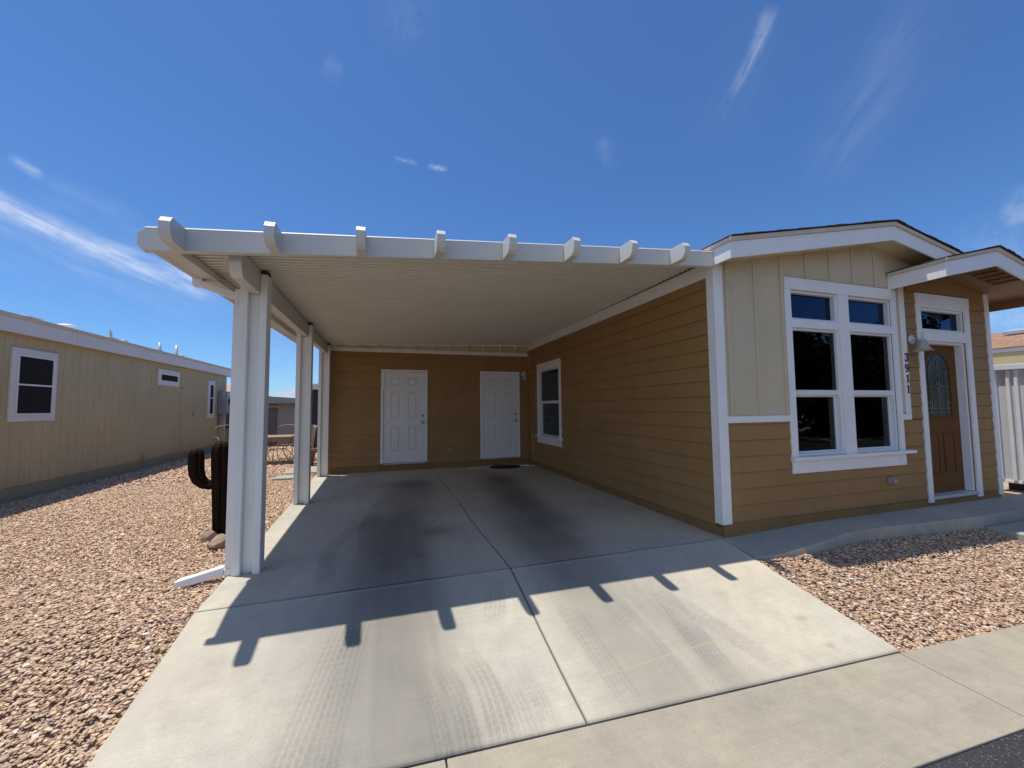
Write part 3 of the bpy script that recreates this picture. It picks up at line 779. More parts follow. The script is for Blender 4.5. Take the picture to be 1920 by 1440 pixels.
# roofs, fascias and soffits
def chevron(x0, xr, x1, e, ridge):
    """underside/top line points of a gable: eaves at height e, ridge height"""
    return [(x0, e), (xr, ridge), (x1, e)]
def gable_band(mb, x0, xr, x1, e0, r0, e1, r1, y0, y1):
    k = (x1 - xr) / (xr - x0); f0 = r0 - (r0 - e0) * k; f1 = r1 - (r1 - e1) * k
    mb.prism([(x0, e0), (xr, r0), (xr, r1), (x0, e1)], 1, y0, y1)
    mb.prism([(xr + .002, r0), (x1, f0), (x1, f1), (xr + .002, r1)], 1, y0, y1)
EX0, EX1, RX, GY = 3.355, 8.585, 5.97, 3.08
def rake(mb, x0, e0, r0, e1, r1, cutb, cutt, y0, y1):
    mb.prism([(x0, e0), (RX, r0), (RX, r1), (x0, e1)], 1, y0, y1)
    sl = (r0 - e0) / (RX - x0)
    mb.prism([(RX + .002, r0), (cutb, r0 - sl * (cutb - RX)), (cutt, r1 - sl * (cutt - RX)), (RX + .002, r1)], 1, y0, y1)
mb = MB(); rake(mb, EX0, 2.915, 3.425, 3.09, 3.605, 7.05, 7.28, GY, GY + .022); mb.build('gable_fascia', M['white'], H, bevel=.003)
mb = MB(); rake(mb, EX0 - .018, 3.0875, 3.607, 3.132, 3.652, 7.24, 7.36, GY - .02, GY + .03)
mb.box(EX0 - .020, EX0 + .02, GY + .03, 3.62, 3.089, 3.133)
mb.build('drip_edge', M['offwhite'], H, bevel=.003)
mb = MB(); mb.box(EX0, EX0 + .02, GY + .0225, 3.40, 2.915, 3.0885); mb.build('eave_fascia', M['white'], H, bevel=.003)
mb = MB(); rake(mb, EX0 + .021, 2.955, 3.465, 2.975, 3.485, 6.95, 7.05, GY + .0225, YF + .02); mb.build('soffit', M['cream'], H)
# shingled deck with a slightly ragged edge
mb = MB(); gable_band(mb, EX0 - .03, RX, EX1 + .03, 3.136, 3.656, 3.142, 3.664, GY - .01, 16)
for sgn, xa in ((-1, EX0), (1, EX1)):
    L = abs(RX - xa); n = int(L / .15)
    for i in range(n):
        t0 = i / n; t1 = (i + 1.06) / n; j = random.uniform(.0, .014)
        X0 = xa + (RX - xa) * t0; X1 = xa + (RX - xa) * min(1, t1)
        z0 = 3.142 + .522 * t0; z1 = 3.142 + .522 * min(1, t1)
        mb.hexa([(X0, GY - .035 - j, z0 + .002), (X1, GY - .035 - j, z1 + .002), (X1, 5, z1 + .002), (X0, 5, z0 + .002)],
                [(X0, GY - .035 - j, z0 + .008 + j * .3), (X1, GY - .035 - j, z1 + .006), (X1, 5, z1 + .006), (X0, 5, z0 + .012)])
mb.build('roof', M['shingle'], H)
# entry roof
PX0, PXR, PX1, PY = 6.31, 7.40, 9.0, 2.79
mb = MB(); gable_band(mb, PX0, PXR, PX1, 2.905, 3.145, 3.083, 3.335, PY, PY + .022)
mb.build('entry_fascia', M['white'], H, bevel=.003)
mb = MB(); mb.box(PX0, PX0 + .02, PY + .0225, YF - .012, 2.905, 3.081); mb.build('entry_eave_fascia', M['white'], H, bevel=.003)
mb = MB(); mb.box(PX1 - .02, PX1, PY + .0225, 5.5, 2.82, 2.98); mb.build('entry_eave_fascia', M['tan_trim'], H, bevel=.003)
mb = MB(); gable_band(mb, PX0 - .018, PXR, PX1 + .018, 3.084, 3.337, 3.124, 3.38, PY - .02, PY + .03)
mb.box(PX0 - .020, PX0 + .02, PY + .03, YF - .02, 3.082, 3.122); mb.build('entry_drip_edge', M['offwhite'], H, bevel=.003)
mb = MB(); gable_band(mb, PX0 - .03, PXR, PX1 + .03, 3.125, 3.384, 3.131, 3.392, PY - .01, YF + .3)
for sgn, xa in ((-1, PX0), (1, PX1)):
    L = abs(PXR - xa); n = int(L / .14)
    for i in range(n):
        t0 = i / n; t1 = (i + 1.06) / n; j = random.uniform(.0, .016)
        X0 = xa + (PXR - xa) * t0; X1 = xa + (PXR - xa) * min(1, t1); sl_ = .261 / (PXR - PX0) * L; z0 = 3.392 - sl_ * (1 - t0); z1 = 3.392 - sl_ * (1 - min(1, t1))
        mb.hexa([(X0, PY - .035 - j, z0 + .002), (X1, PY - .035 - j, z1 + .002), (X1, YF + .2, z1 + .002), (X0, YF + .2, z0 + .002)],
                [(X0, PY - .035 - j, z0 + .008 + j * .3), (X1, PY - .035 - j, z1 + .006), (X1, YF + .2, z1 + .006), (X0, YF + .2, z0 + .013)])
mb.build('entry_roof', M['shingle'], H)
sz = lambda x: 3.215 - .17 * abs(x - PXR)
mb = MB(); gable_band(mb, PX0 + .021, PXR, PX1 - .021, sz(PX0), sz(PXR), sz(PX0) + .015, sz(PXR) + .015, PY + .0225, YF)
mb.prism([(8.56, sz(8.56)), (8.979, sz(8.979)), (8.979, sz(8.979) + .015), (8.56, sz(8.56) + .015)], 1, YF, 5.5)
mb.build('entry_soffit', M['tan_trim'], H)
mb = MB()
for i in range(4):
    x0 = 7.62 + i * .155
    for (a, b, c, d) in ((x0, x0 + .018, 2.88, 3.17), (x0 + .117, x0 + .135, 2.88, 3.17), (x0 + .0185, x0 + .1165, 2.88, 2.898), (x0 + .0185, x0 + .1165, 3.152, 3.17)):
        mb.hexa([(a, c, sz(a) - .012), (b, c, sz(b) - .012), (b, d, sz(b) - .012), (a, d, sz(a) - .012)], [(a, c, sz(a) - .001), (b, c, sz(b) - .001), (b, d, sz(b) - .001), (a, d, sz(a) - .001)])
    for k in range(3):
        a = x0 + .03 + k * .03; b = a + .014
        mb.hexa([(a, 2.90, sz(a) - .010), (b, 2.90, sz(b) - .004), (b, 3.15, sz(b) - .004), (a, 3.15, sz(a) - .010)], [(a, 2.90, sz(a) - .006), (b, 2.90, sz(b) - .001), (b, 3.15, sz(b) - .001), (a, 3.15, sz(a) - .006)])
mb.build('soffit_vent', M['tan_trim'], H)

# wall under the carport
SW = (7.48, 8.60, .72, 2.245)
mb = MB(side); wall_core(mb, YF + .10, YB + .1, -.06, 3.05, [SW]); mb.build('wall', M['tan'], H)
mb = MB(side); lap(mb, YF + .086, YB - .012, .105, 2.83, [(7.38, 8.70, .59, 2.41)]); mb.build('lap_siding', M['tan'], H)
mb = MB(side); mb.box(YF + .0, YB - .012, -.001, .006, -.05, .104); mb.build('skirting', M['tan_found'], H)
mb = MB(side); mb.box(YF + .086, YB - .02, .0, .026, 2.832, 2.995); mb.build('trim_board', M['white'], H, bevel=.004)
W2 = thing('window', (XS, 8.04, .72), None, None); W2.parent = H; W2.location = Vector((XS, 8.04, .72)) - Vector(H.location)
mb = MB(side); mb.box(7.38, 8.70, .0, .030, 2.245, 2.41); mb.box(7.38, 7.48, .0, .026, .755, 2.2445); mb.box(8.60, 8.70, .0, .026, .755, 2.2445)
mb.build('casing', M['white'], W2, bevel=.004)
mb = MB(side); mb.box(7.33, 8.76, .0, .066, .715, .7545); mb.build('sill', M['white'], W2, bevel=.004)
mb = MB(side); mb.box(7.38, 8.70, .0, .028, .58, .7145); mb.build('apron', M['white'], W2, bevel=.004)
mb = MB(side); ring(mb, 7.481, 8.599, .756, 2.244, .03, -.085, -.004); mb.box(7.511, 8.569, -.055, -.016, 1.48, 1.54); mb.build('frame', M['vinyl'], W2, bevel=.003)
mb = MB(side); mb.box(7.511, 8.569, -.040, -.036, 1.54, 2.214); mb.build('pane', M['glass'], W2)
mb = MB(side); mb.box(7.511, 8.569, -.070, -.066, .786, 1.48); mb.build('pane', M['glass'], W2)
blind(W2, side, 7.52, 8.56, 1.45, 2.21)
interior(W2, side, 7.48, 8.60, .755, 2.245)

# back wall of the carport (storage room) with two doors
D1, D2 = (-.085, .84, .17, 2.235), (2.212, 3.112, .17, 2.235)
mb = MB(back); wall_core(mb, -1.40, XS, -.06, 3.05, [D1, D2]); mb.build('wall', M['tan'], H)
mb = MB(back); lap(mb, -1.40, XS - .016, .135, 2.68, [(-.145, .90, 0, 2.296), (2.152, 3.172, 0, 2.296)]); mb.build('lap_siding', M['tan'], H)
mb = MB(back); mb.box(-1.4, XS - .016, -.001, .008, -.05, .134); mb.build('skirting', M['tan_found'], H)
mb = MB(back); mb.box(-1.4, XS - .03, .0, .026, 2.682, 2.768); mb.build('trim_board', M['white'], H, bevel=.004)
mb = MB(back); mb.box(-1.4, XS - .03, .0, .008, 2.769, 2.99)
for i in range(11): mb.box(-1.02 + .41 * i, -.985 + .41 * i, .008, .034, 2.769, 2.99)
mb.build('gable_panel', M['cream'], H)
def panel_door(dr):
    u0, u1, v0, v1 = dr
    d = thing('door', ((u0 + u1) / 2, YB, v0), None, None); d.parent = H; d.location = Vector(((u0 + u1) / 2, YB, v0)) - Vector(H.location)
    mb = MB(back); t = .055
    mb.box(u0 - t, u0 - .001, .0, .034, v0, v1 + .055); mb.box(u1 + .001, u1 + t, .0, .034, v0, v1 + .055); mb.box(u0 - .001, u1 + .001, .0, .034, v1 + .002, v1 + .055)
    mb.build('door_casing', M['white'], d, bevel=.005)
    # leaf with six sunk-and-raised panels
    uu = [(.16, .36), (.54, .745)]; vv = [(.26, .82), (1.0, 1.62), (1.755, 1.945)]
    holes = [(u0 + a, u0 + b, v0 + c, v0 + e) for a, b in uu for c, e in vv]
    mb = MB(back)
    for a, b, c, e in cut(u0 + .004, u1 - .004, v0 + .006, v1 - .003, holes): mb.box(a, b, -.03, .006, c, e)
    for a, b, c, e in holes:
        mb.box(a, b, -.03, -.014, c, e)
        i = .014; j = .036
        mb.hexa([(a + i, -.014, c + i), (b - i, -.014, c + i), (b - i, -.014, e - i), (a + i, -.014, e - i)], [(a + j, .004, c + j), (b - j, .004, c + j), (b - j, .004, e - j), (a + j, .004, e - j)])
    mb.build('door_leaf', M['doorwhite'], d)
    for z, nm in ((1.23, 'deadbolt'), (1.075, 'door_knob')):
        mb = MB(back)
        pr = [(.032, 0), (.032, .01), (.02, .014), (.018, .024), (.004, .025)] if nm == 'deadbolt' else [(.032, 0), (.032, .008), (.013, .012), (.013, .035), (.027, .042), (.031, .056), (.022, .07), (.004, .073)]
        mb.lathe(pr, (u1 - .058, .0062, z), 18, 1); mb.build(nm, M['metal'], d, smooth=True)
    mb = MB(back)
    for z in (.32, 1.2, 2.05): mb.box(u0 - .008, u0 + .006, .0065, .02, z - .05, z + .05)
    each(mb, 'hinge', M['metal'], d)
    mb = MB(back); mb.box(u0, u1, -.02, .045, v0 - .03, v0 + .003); mb.build('threshold', M['metal'], d)
    return d
panel_door(D1); panel_door(D2)

# ------------------------------------------------------------------ carport
CP = thing('carport', (-1.14, 4.0, 0), 'off white aluminium carport with ribbed roof, rafter tails and paired posts over the driveway', 'carport')
def skew(y): return -.0275 * (y - 4.0)
FY = 3.30
zc = lambda x, y: (lambda zl, zr: zl + (zr - zl) * (x + 1.09) / 4.49)(2.635 + .031 * (y - FY), 3.015 - .006 * (y - FY))   # ceiling height
# roof pans: ribs running across, each pan with a raised lip
mb = MB(); y = FY + .03; pw = .076
while y < YB - .03:
    y1 = min(y + pw, YB - .005)
    xl = -1.60 + skew(y); xr_ = 3.386
    prof = [(0, 0), (.026, 0), (.027, .048), (.074, .048), (.075, 0), (pw, 0)]
    ps = [(min(y + a, y1), b) for a, b in prof]
    L = [(xl, a, zc(xl, a) + b) for a, b in ps]; Rr = [(xr_, a, zc(xr_, a) + b) for a, b in ps]
    n = len(L); top = [(xl, ps[0][0], zc(xl, y) + .08), (xl, y1, zc(xl, y1) + .08), (xr_, ps[0][0], zc(xr_, y) + .08), (xr_, y1, zc(xr_, y1) + .08)]
    mb.add(L + Rr + top, [(i, i + 1, n + i + 1, n + i) for i in range(n - 1)] + [(2 * n, 2 * n + 2, 2 * n + 3, 2 * n + 1), (0, 2 * n, 2 * n + 1, *range(n - 1, 0, -1)), (n, *range(n + 1, 2 * n), 2 * n + 3, 2 * n + 2)])
    y = y1
mb.build('roof_panel', M['ceil'], CP, recalc=False)
# front fascia: clipped end at the left, lit top lip
fb = lambda x: 2.555 + .0785 * (x + 1.09); ft = lambda x: fb(x) + .158
XL = -1.66
mb = MB()
mb.prism([(XL + .035, fb(XL) + .0), (3.352, fb(3.352)), (3.352, ft(3.352)), (XL + .04, ft(XL + .04)), (XL, ft(XL) - .035), (XL, fb(XL) + .04)], 1, FY, FY + .055)
a_, b_ = XL + .04, 3.352
mb.hexa([(a_, FY - .003, ft(a_) + .0005), (b_, FY - .003, ft(b_) + .0005), (b_, FY + .06, ft(b_) + .0005), (a_, FY + .06, ft(a_) + .0005)],
        [(a_, FY + .013, ft(a_) + .016), (b_, FY + .013, ft(b_) + .016), (b_, FY + .06, ft(b_) + .016), (a_, FY + .06, ft(a_) + .016)])
mb.build('front_fascia', M['alum'], CP, bevel=.004)
# rafter tails
tails = []
TL = .215; TW = .068
for i in range(8):
    x0 = -1.445 + i * .604
    if i == 0:
        mb = MB(); z0 = fb(x0); z1 = ft(x0) + .004; f = FY - .001
        mb.prism([(f, z0 + .001), (f, z1), (f - TL + .030, z1), (f - TL, z1 - .040), (f - TL, z0 + .062), (f - TL + .022, z0 + .022), (f - TL + .06, z0 + .001)], 0, x0, x0 + TW)
        t0 = mb.build('rafter_tail', M['alum'], CP, bevel=.002)
        # origin of the copy = tail base
        tails.append((t0, x0))
    else:
        c = t0.copy(); COL.objects.link(c); c.parent = CP; c.location = (x0 - tails[0][1], 0, fb(x0) - fb(tails[0][1]))
# beam between the post plates
bx0 = lambda y: -1.178 + skew(y); bx1 = lambda y: -1.092 + skew(y)
def zb(y): return zc(-1.09 + skew(y), y) - .012
mb = MB()
def beam_ring(y, dz0, dz1): return [(bx0(y), y, zb(y) - dz0), (bx1(y), y, zb(y) - dz0), (bx1(y), y, zb(y) - dz1), (bx0(y), y, zb(y) - dz1)]
st = [(3.43, .0, .10), (3.455, .0, .165), (3.50, .0, .205), (5, 0, .205), (7, 0, .205), (YB - .03, 0, .205)]
rings = [beam_ring(*s) for s in st]; vs = [p for r in rings for p in r]; fs = [(3, 2, 1, 0), tuple(4 * (len(st) - 1) + i for i in range(4))]
for i in range(len(st) - 1):
    for k_ in range(4): fs.append((4 * i + k_, 4 * i + (k_ + 1) % 4, 4 * i + 4 + (k_ + 1) % 4, 4 * i + 4 + k_))
mb.add(vs, fs); mb.build('beam', M['alum'], CP, bevel=.004)
mb = MB()
for y0, y1 in ((3.44, YB - .04),):
    mb.hexa([(bx0(y0) + .012, y0, zb(y0) + .0005), (bx1(y0) - .010, y0, zb(y0) + .0005), (bx1(y1) - .010, y1, zb(y1) + .0005), (bx0(y1) + .012, y1, zb(y1) + .0005)],
            [(bx0(y0) + .012, y0, zb(y0) + .0115), (bx1(y0) - .010, y0, zb(y0) + .0115), (bx1(y1) - .010, y1, zb(y1) + .0115), (bx0(y1) + .012, y1, zb(y1) + .0115)])
mb.build('beam_gap', M['gap_shade'], CP)  # dark strip painted as the shade between beam and roof
# three posts: two box plates with a recessed web
for y in (3.95, 6.57, 9.05):
    s = skew(y)
    P_ = thing('post', (-1.14 + s, y, 0), None, None); P_.parent = CP; P_.location = Vector((-1.14 + s, y, 0)) - Vector(CP.location)
    zt = zb(y) - .004
    for a, b, zt_ in ((-1.243, -1.181, zb(y) - .205 + .14), (-1.089, -1.032, zt - .03)):
        mb = MB(); mb.box(a + s, b + s, y, y + .135, -.004, zt_); mb.build('post_plate', M['alum_post'], P_, bevel=.006)
    mb = MB(); mb.box(-1.1805 + s, -1.0895 + s, y + .058, y + .11, -.004, zb(y) - .2055); mb.build('post_web', M['alum_post'], P_, bevel=.003)
    mb = MB(); mb.box(-1.084 + s, -1.040 + s, y + .01, y + .125, zt - .0295, zt + .008); mb.build('post_gap_shade', M['gap_shade'], P_)  # dark block standing in for the shaded gap above the plate
    mb = MB()
    for a in (-1.16, -1.11): mb.lathe([(.009, 0), (.009, .008), (.004, .012)], (a + s, y + .02, .0), 6)
    each(mb, 'anchor_bolt', M['metal'], P_)
# gutter along the low edge
mb = MB()
g0, g1 = FY + .056, YB - .02
def gx(y): return -1.655 + skew(y) + .018
def gring(y):
    z = zc(-1.62, y); x = gx(y)
    return [(x, y, z + .085), (x, y, z - .055), (x + .045, y, z - .058), (x + .052, y, z - .050), (x + .060, y, z - .058), (x + .175, y, z - .058), (x + .175, y, z - .001), (x + .165, y, z - .001), (x + .01, y, z + .085)]
rings = [gring(g0), gring((g0 + g1) / 2), gring(g1)]; m_ = len(rings[0])
vs = [p for r in rings for p in r]; fs = [tuple(range(m_)), tuple(range(3 * m_ - 1, 2 * m_ - 1, -1))]
for i in range(2):
    for k_ in range(m_): fs.append((m_ * i + k_, m_ * i + (k_ + 1) % m_, m_ * (i + 1) + (k_ + 1) % m_, m_ * (i + 1) + k_))
mb.add(vs, fs); mb.build('gutter', M['alum'], CP)
# downspout beside the front post, with outlet, offset and splash leg
DS = thing('downspout', (-1.26, 4.0, 0), None, None); DS.parent = CP; DS.location = Vector((-1.26, 4.0, 0)) - Vector(CP.location)
mb = MB(); yo = 4.05; zo = zc(-1.6, yo)
mb.box(-1.635, -1.56, yo - .005, yo + .075, zo - .125, zo - .0585); mb.build('outlet_box', M['alum_post'], DS, bevel=.006)
mb = MB()
mb.hexa([(-1.575, yo, zo - .135), (-1.575, yo + .06, zo - .135), (-1.575, yo + .06, zo - .075), (-1.575, yo, zo - .075)],
        [(-1.30, yo - .02, zo - .235), (-1.30, yo + .04, zo - .235), (-1.30, yo + .04, zo - .165), (-1.30, yo - .02, zo - .165)])
mb.box(-1.302, -1.246, yo - .03, yo + .05, zo - .28, zo - .14)
mb.build('offset_pipe', M['alum_post'], DS, bevel=.006)
mb = MB(); mb.box(-1.302, -1.2445, 3.985, 4.075, .06, zo - .282); mb.build('pipe', M['alum_post'], DS, bevel=.007)
mb = MB()
mb.box(-1.305, -1.2435, 3.980, 4.080, .0, .0595)
mb.hexa([(-1.31, 3.985, .075), (-1.31, 4.06, .075), (-1.31, 4.06, .0), (-1.31, 3.985, .0)], [(-1.64, 3.955, .005), (-1.64, 4.035, .005), (-1.64, 4.035, -.055), (-1.64, 3.955, -.055)])
mb.build('splash_leg', M['white'], DS, bevel=.006)

# ------------------------------------------------------------------ small fittings
def bell_lamp(x, yw, z, label, group, sc=1.):
    L = thing('wall_lamp', (x, yw, z), label, 'wall lamp', group)
    f = lambda u, w, v: (x + u * sc, yw - w * sc, z + v * sc)
    mb = MB(); mb.T = lambda u, v, w: f(u, v, w)
    mb.lathe([(.072, 0), (.072, .006), (.06, .014), (.025, .024), (.01, .03)], (0, .014, 0), 24, 1); mb.build('back_plate', M['lampmetal'], L, smooth=True)
    mb = MB(f); mb.tube([(0, .02, 0), (0, .06, .004), (0, .10, .002), (0, .135, -.005)], .007, 8)
    mb.tube([(.022 * math.sin(a), .135, .052 + .030 * math.cos(a)) for a in [2 * math.pi * i / 16 for i in range(16)]], .0045, 6, True)
    mb.tube([(0, .135, .02), (0, .135, -.02)], .008, 8)
    mb.build('arm', M['lampmetal'], L, smooth=True)
    mb = MB(f)
    mb.lathe([(.012, .0), (.03, -.012), (.042, -.03), (.042, -.036)], (0, .135, 0), 24); mb.build('shade_cap', M['lampmetal'], L, smooth=True)
    pr = [(.038, -.0365), (.046, -.05), (.052, -.08), (.060, -.11), (.075, -.14), (.098, -.165), (.112, -.175)]
    pr2 = [(.108, -.175), (.094, -.161), (.071, -.137), (.056, -.108), (.048, -.08), (.042, -.052), (.030, -.040)]
    mb = MB(f); mb.lathe(pr + pr2, (0, .135, 0), 32); mb.build('lamp_shade', M['shade'], L, smooth=True)
    return L
bell_lamp(6.72, YF, 2.262, 'bell shaped glass wall lamp beside the front door, above the house number', 'bell wall lamps', .95)
bell_lamp(3.275, YB - .012, 2.235, 'shaded bell wall lamp in the back corner of the carport right of the white door', 'bell wall lamps', .9)
def outlet(T, u, v, loc, label, big=True):
    o = thing('outlet_box', loc, label, 'outlet box', 'weatherproof wall outlets')
    mb = MB(T); mb.box(u - .06, u + .06, .012, .045, v - .035, v + .035); mb.build('cover_plate', M['outlet'], o, bevel=.006)
    mb = MB(T); mb.hexa([(u - .035, .045, v - .03), (u + .05, .045, v - .03), (u + .05, .045, v + .03), (u - .035, .045, v + .03)], [(u - .03, .085, v - .028), (u + .045, .085, v - .028), (u + .045, .075, v + .022), (u - .03, .075, v + .022)])
    mb.build('flip_cover', M['outlet'], o, bevel=.006)
outlet(front, 6.10, .43, (6.10, YF, .43), 'grey weatherproof outlet low on the front wall under the window')
outlet(back, 1.41, .43, (1.41, YB, .43), 'small outlet low on the back wall between the two white doors')
# house number 3911 in serif numerals on the narrow white trim
HN = thing('house_number', (6.56, YF - .0235, 1.8), 'black metal house number 3911 running down the narrow white trim board', 'house number')
def stroke(mb, pts, ws, w0, w1):
    pts = [Vector((p[0], p[1])) for p in pts]; n = len(pts); Lp = []; Rp = []
    for i, p in enumerate(pts):
        d = (pts[min(i + 1, n - 1)] - pts[max(i - 1, 0)]).normalized(); nn = Vector((-d.y, d.x)) * ws[i]
        Lp.append(p + nn); Rp.append(p - nn)
    vs = [(q.x, w, q.y) for w in (w0, w1) for q in Lp + Rp]; m = 2 * n; fs = []
    for i in range(n - 1):
        fs += [(i, i + 1, n + i + 1, n + i), (m + i, m + n + i, m + n + i + 1, m + i + 1), (i, m + i, m + i + 1, i + 1), (n + i, n + i + 1, m + n + i + 1, m + n + i)]
    fs += [(0, n, m + n, m), (n - 1, m + n - 1, m + 2 * n - 1, 2 * n - 1)]
    mb.add(vs, fs)
def arc(cx, cy, rx, ry, a0, a1, n=18): return [(cx + rx * math.cos(R(a0 + (a1 - a0) * i / n)), cy + ry * math.sin(R(a0 + (a1 - a0) * i / n))) for i in range(n + 1)]
def digit(ch, cx, cz, h):
    mb = MB(front); w0, w1 = .0236, .0316; s = h / 100.
    def wd(pts, thin, thick): return [s * (thin + (thick - thin) * abs(math.sin(math.pi * i / (len(pts) - 1))) ** 1.2) for i in range(len(pts))]
    P2 = lambda pts: [(cx + a * s, cz + b * s) for a, b in pts]
    if ch == '1':
        stroke(mb, P2([(2, -46), (2, 49)]), [s * 8.5] * 2, w0, w1)
        stroke(mb, P2([(-20, -47), (24, -47)]), [s * 3.5] * 2, w0, w1 + .0004)
        stroke(mb, P2([(-19, 33), (-10, 39), (-2, 47)]), [s * 2.5, s * 4, s * 5], w0, w1 + .0002)
    if ch == '3':
        a = arc(-2, 25, 24, 24, 150, -88); stroke(mb, P2(a), wd(a, 3, 9), w0, w1)
        a = arc(-3, -23, 28, 26, 88, -155); stroke(mb, P2(a), wd(a, 3, 10), w0, w1 + .0003)
        for p in ((-21, 35), (-25, -33)): stroke(mb, P2(arc(p[0], p[1], 4, 4, 0, 300, 10)), [s * 4] * 11, w0, w1 + .0006)
    if ch == '9':
        a = arc(-2, 20, 24, 29, 0, 360, 26); stroke(mb, P2(a), [s * (3.5 + 6 * abs(math.cos(R(360 * i / 26)))) for i in range(27)], w0, w1)
        a = [(24, 22), (25, 2), (20, -22), (8, -40), (-8, -48), (-20, -44)]; stroke(mb, P2(a), [s * w for w in (7, 8.5, 8, 6, 3.5, 3)], w0, w1 + .0003)
        stroke(mb, P2(arc(-20, -38, 4, 4, 0, 300, 10)), [s * 4] * 11, w0, w1 + .0006)
    mb.build('numeral', M['black'], HN)
for ch, z in (('3', 2.014), ('9', 1.870), ('1', 1.731), ('1', 1.592)): digit(ch, 6.564, z, .104)
# oval door mat
o = thing('doormat', (2.66, 8.93, 0), 'dark brown oval doormat on the slab before the right white door', 'doormat')
mb = MB(); mb.lathe([(.30, 0), (.30, .010), (.285, .014), (.0, .014)][:3] + [(.02, .0141)], (0, 0, 0), 40)
mb.v = [(2.66 + p[0] * 1.25, 8.96 + p[1] * .9, p[2] + .001) for p in mb.v]; mb.build('mat', M['mat'], o)

# ------------------------------------------------------------------ rusted steel saguaro and its rocks
CA = thing('cactus_sculpture', (-1.825, 5.40, -.05), 'dark rusted steel saguaro cactus sculpture with one raised arm behind the front post', 'garden sculpture')
def ribbed(mb, path, rad, ribs=7, n=84, depth=.26):
    path = [Vector(p) for p in path]; m = len(path); vs = []; prev = None
    for i, p in enumerate(path):
        d = (path[min(i + 1, m - 1)] - path[max(i - 1, 0)]).normalized()
        if prev is None: x = d.cross(Vector((0, 1, 0))).normalized()
        else: x = (prev - d * prev.dot(d)).normalized()
        prev = x; y = d.cross(x)
        for k in range(n):
            t = 2 * math.pi * k / n; q = abs(math.sin(ribs * t / 2)); r = rad[i] * (1 - depth * (1 - q) ** 1.6)
            vs.append(tuple(p + (x * math.cos(t) + y * math.sin(t)) * r))
    fs = [(i * n + k, i * n + (k + 1) % n, (i + 1) * n + (k + 1) % n, (i + 1) * n + k) for i in range(m - 1) for k in range(n)]
    fs += [tuple(range(n - 1, -1, -1)), tuple(range((m - 1) * n, m * n))]
    mb.add(vs, fs)
mb = MB(); cx, cy = -1.825, 5.40
hs = [(-.04, .078), (.15, .080), (.4, .088), (.6, .096), (.8, .103), (.93, .103), (.98, .094), (1.015, .072), (1.035, .040), (1.043, .008)]
ribbed(mb, [(cx + .012 - .012 * h, cy, h) for h, r in hs], [r for h, r in hs]); mb.build('trunk', M['rust'], CA, smooth=False)
mb = MB()
pa = [(cx - .03, cy, .545), (cx - .11, cy, .545), (cx - .17, cy, .568), (cx - .215, cy, .615), (cx - .236, cy, .68), (cx - .245, cy, .75), (cx - .248, cy, .85), (cx - .248, cy, .915), (cx - .247, cy, .945), (cx - .247, cy, .963), (cx - .247, cy, .970)]
ra = [.050, .055, .062, .070, .074, .076, .077, .071, .055, .03, .006]
ribbed(mb, pa, ra, 6, 72); mb.build('arm', M['rust'], CA)
def rock(name, c, s, label, seed, rz=0.):
    bm = bmesh.new(); bmesh.ops.create_icosphere(bm, subdivisions=3, radius=1); r_ = random.Random(seed)
    cuts = [(Vector((r_.uniform(-1, 1), r_.uniform(-1, 1), r_.uniform(-.3, 1))).normalized(), r_.uniform(.5, .74)) for _ in range(15)]
    for v in bm.verts:
        for nrm, d in cuts:
            e = v.co.dot(nrm) - d
            if e > 0: v.co -= nrm * e * .99
        v.co += v.co.normalized() * r_.uniform(-.014, .014)
        v.co = Matrix.Rotation(rz, 3, 'Z') @ Vector((v.co.x * s[0], v.co.y * s[1], v.co.z * s[2]))
    me = bpy.data.meshes.new(name); bm.to_mesh(me); bm.free(); me.materials.append(M['rock'])
    o = bpy.data.objects.new(name, me); COL.objects.link(o); o.location = c; tag(o, label, 'rock', 'rocks at the cactus foot'); return o
rock('rock', (-1.655, 5.0, .015), (.155, .11, .08), 'flat topped tan rock leaning in front of the cactus base', 3, .25)
rock('rock', (-1.88, 5.25, .01), (.10, .09, .10), 'smaller squarish tan rock behind the flat one at the cactus base', 8, 1.)

# ------------------------------------------------------------------ left neighbour
NH = thing('house', (XN, 8, 0), 'olive beige manufactured home with grooved siding and dark sun screened windows on the left', 'house')
n0, n1 = 3.0, 17.25
mb = MB(neigh); mb.box(n0, n1, -.12, -.004, .19, 2.86)
u = n0; kk = 0
while u < n1 - .02:
    w_ = (.205, .205, .19, .215)[kk % 4]; kk += 1
    mb.box(u, min(u + w_ - .007, n1), -.004, .0, .19, 2.80); u += w_
mb.build('siding', M['n_wall'], NH)
mb = MB(neigh); mb.box(n0, n1, -.14, -.012, -.12, .189); mb.build('skirting', M['n_skirt'], NH)
mb = MB(neigh); mb.box(n1 - .0, n1 + .05, -.10, .012, .0, 2.72); mb.build('corner_trim', M['white'], NH, bevel=.003)
mb = MB(); ov = .09
for a, b in ((n0, 9.62), (9.626, 16.3), (16.306, 18.15)): mb.box(XN + ov, XN + ov + .02, a, b, 2.665, 2.905)
mb.build('fascia', M['n_fascia'], NH, bevel=.003)
mb = MB(); mb.box(XN + ov - .0, XN + ov + .042, n0, 18.17, 2.906, 2.945); mb.build('drip_edge', M['offwhite'], NH)
mb = MB(); mb.box(XN - .1, XN + ov, n0, 18.15, 2.672, 2.69); mb.build('soffit', M['n_wall'], NH)
rz_ = lambda x: 2.946 + .20 * (XN + ov + .03 - x)
mb = MB(); xa, xb = XN + ov + .05, -9.2
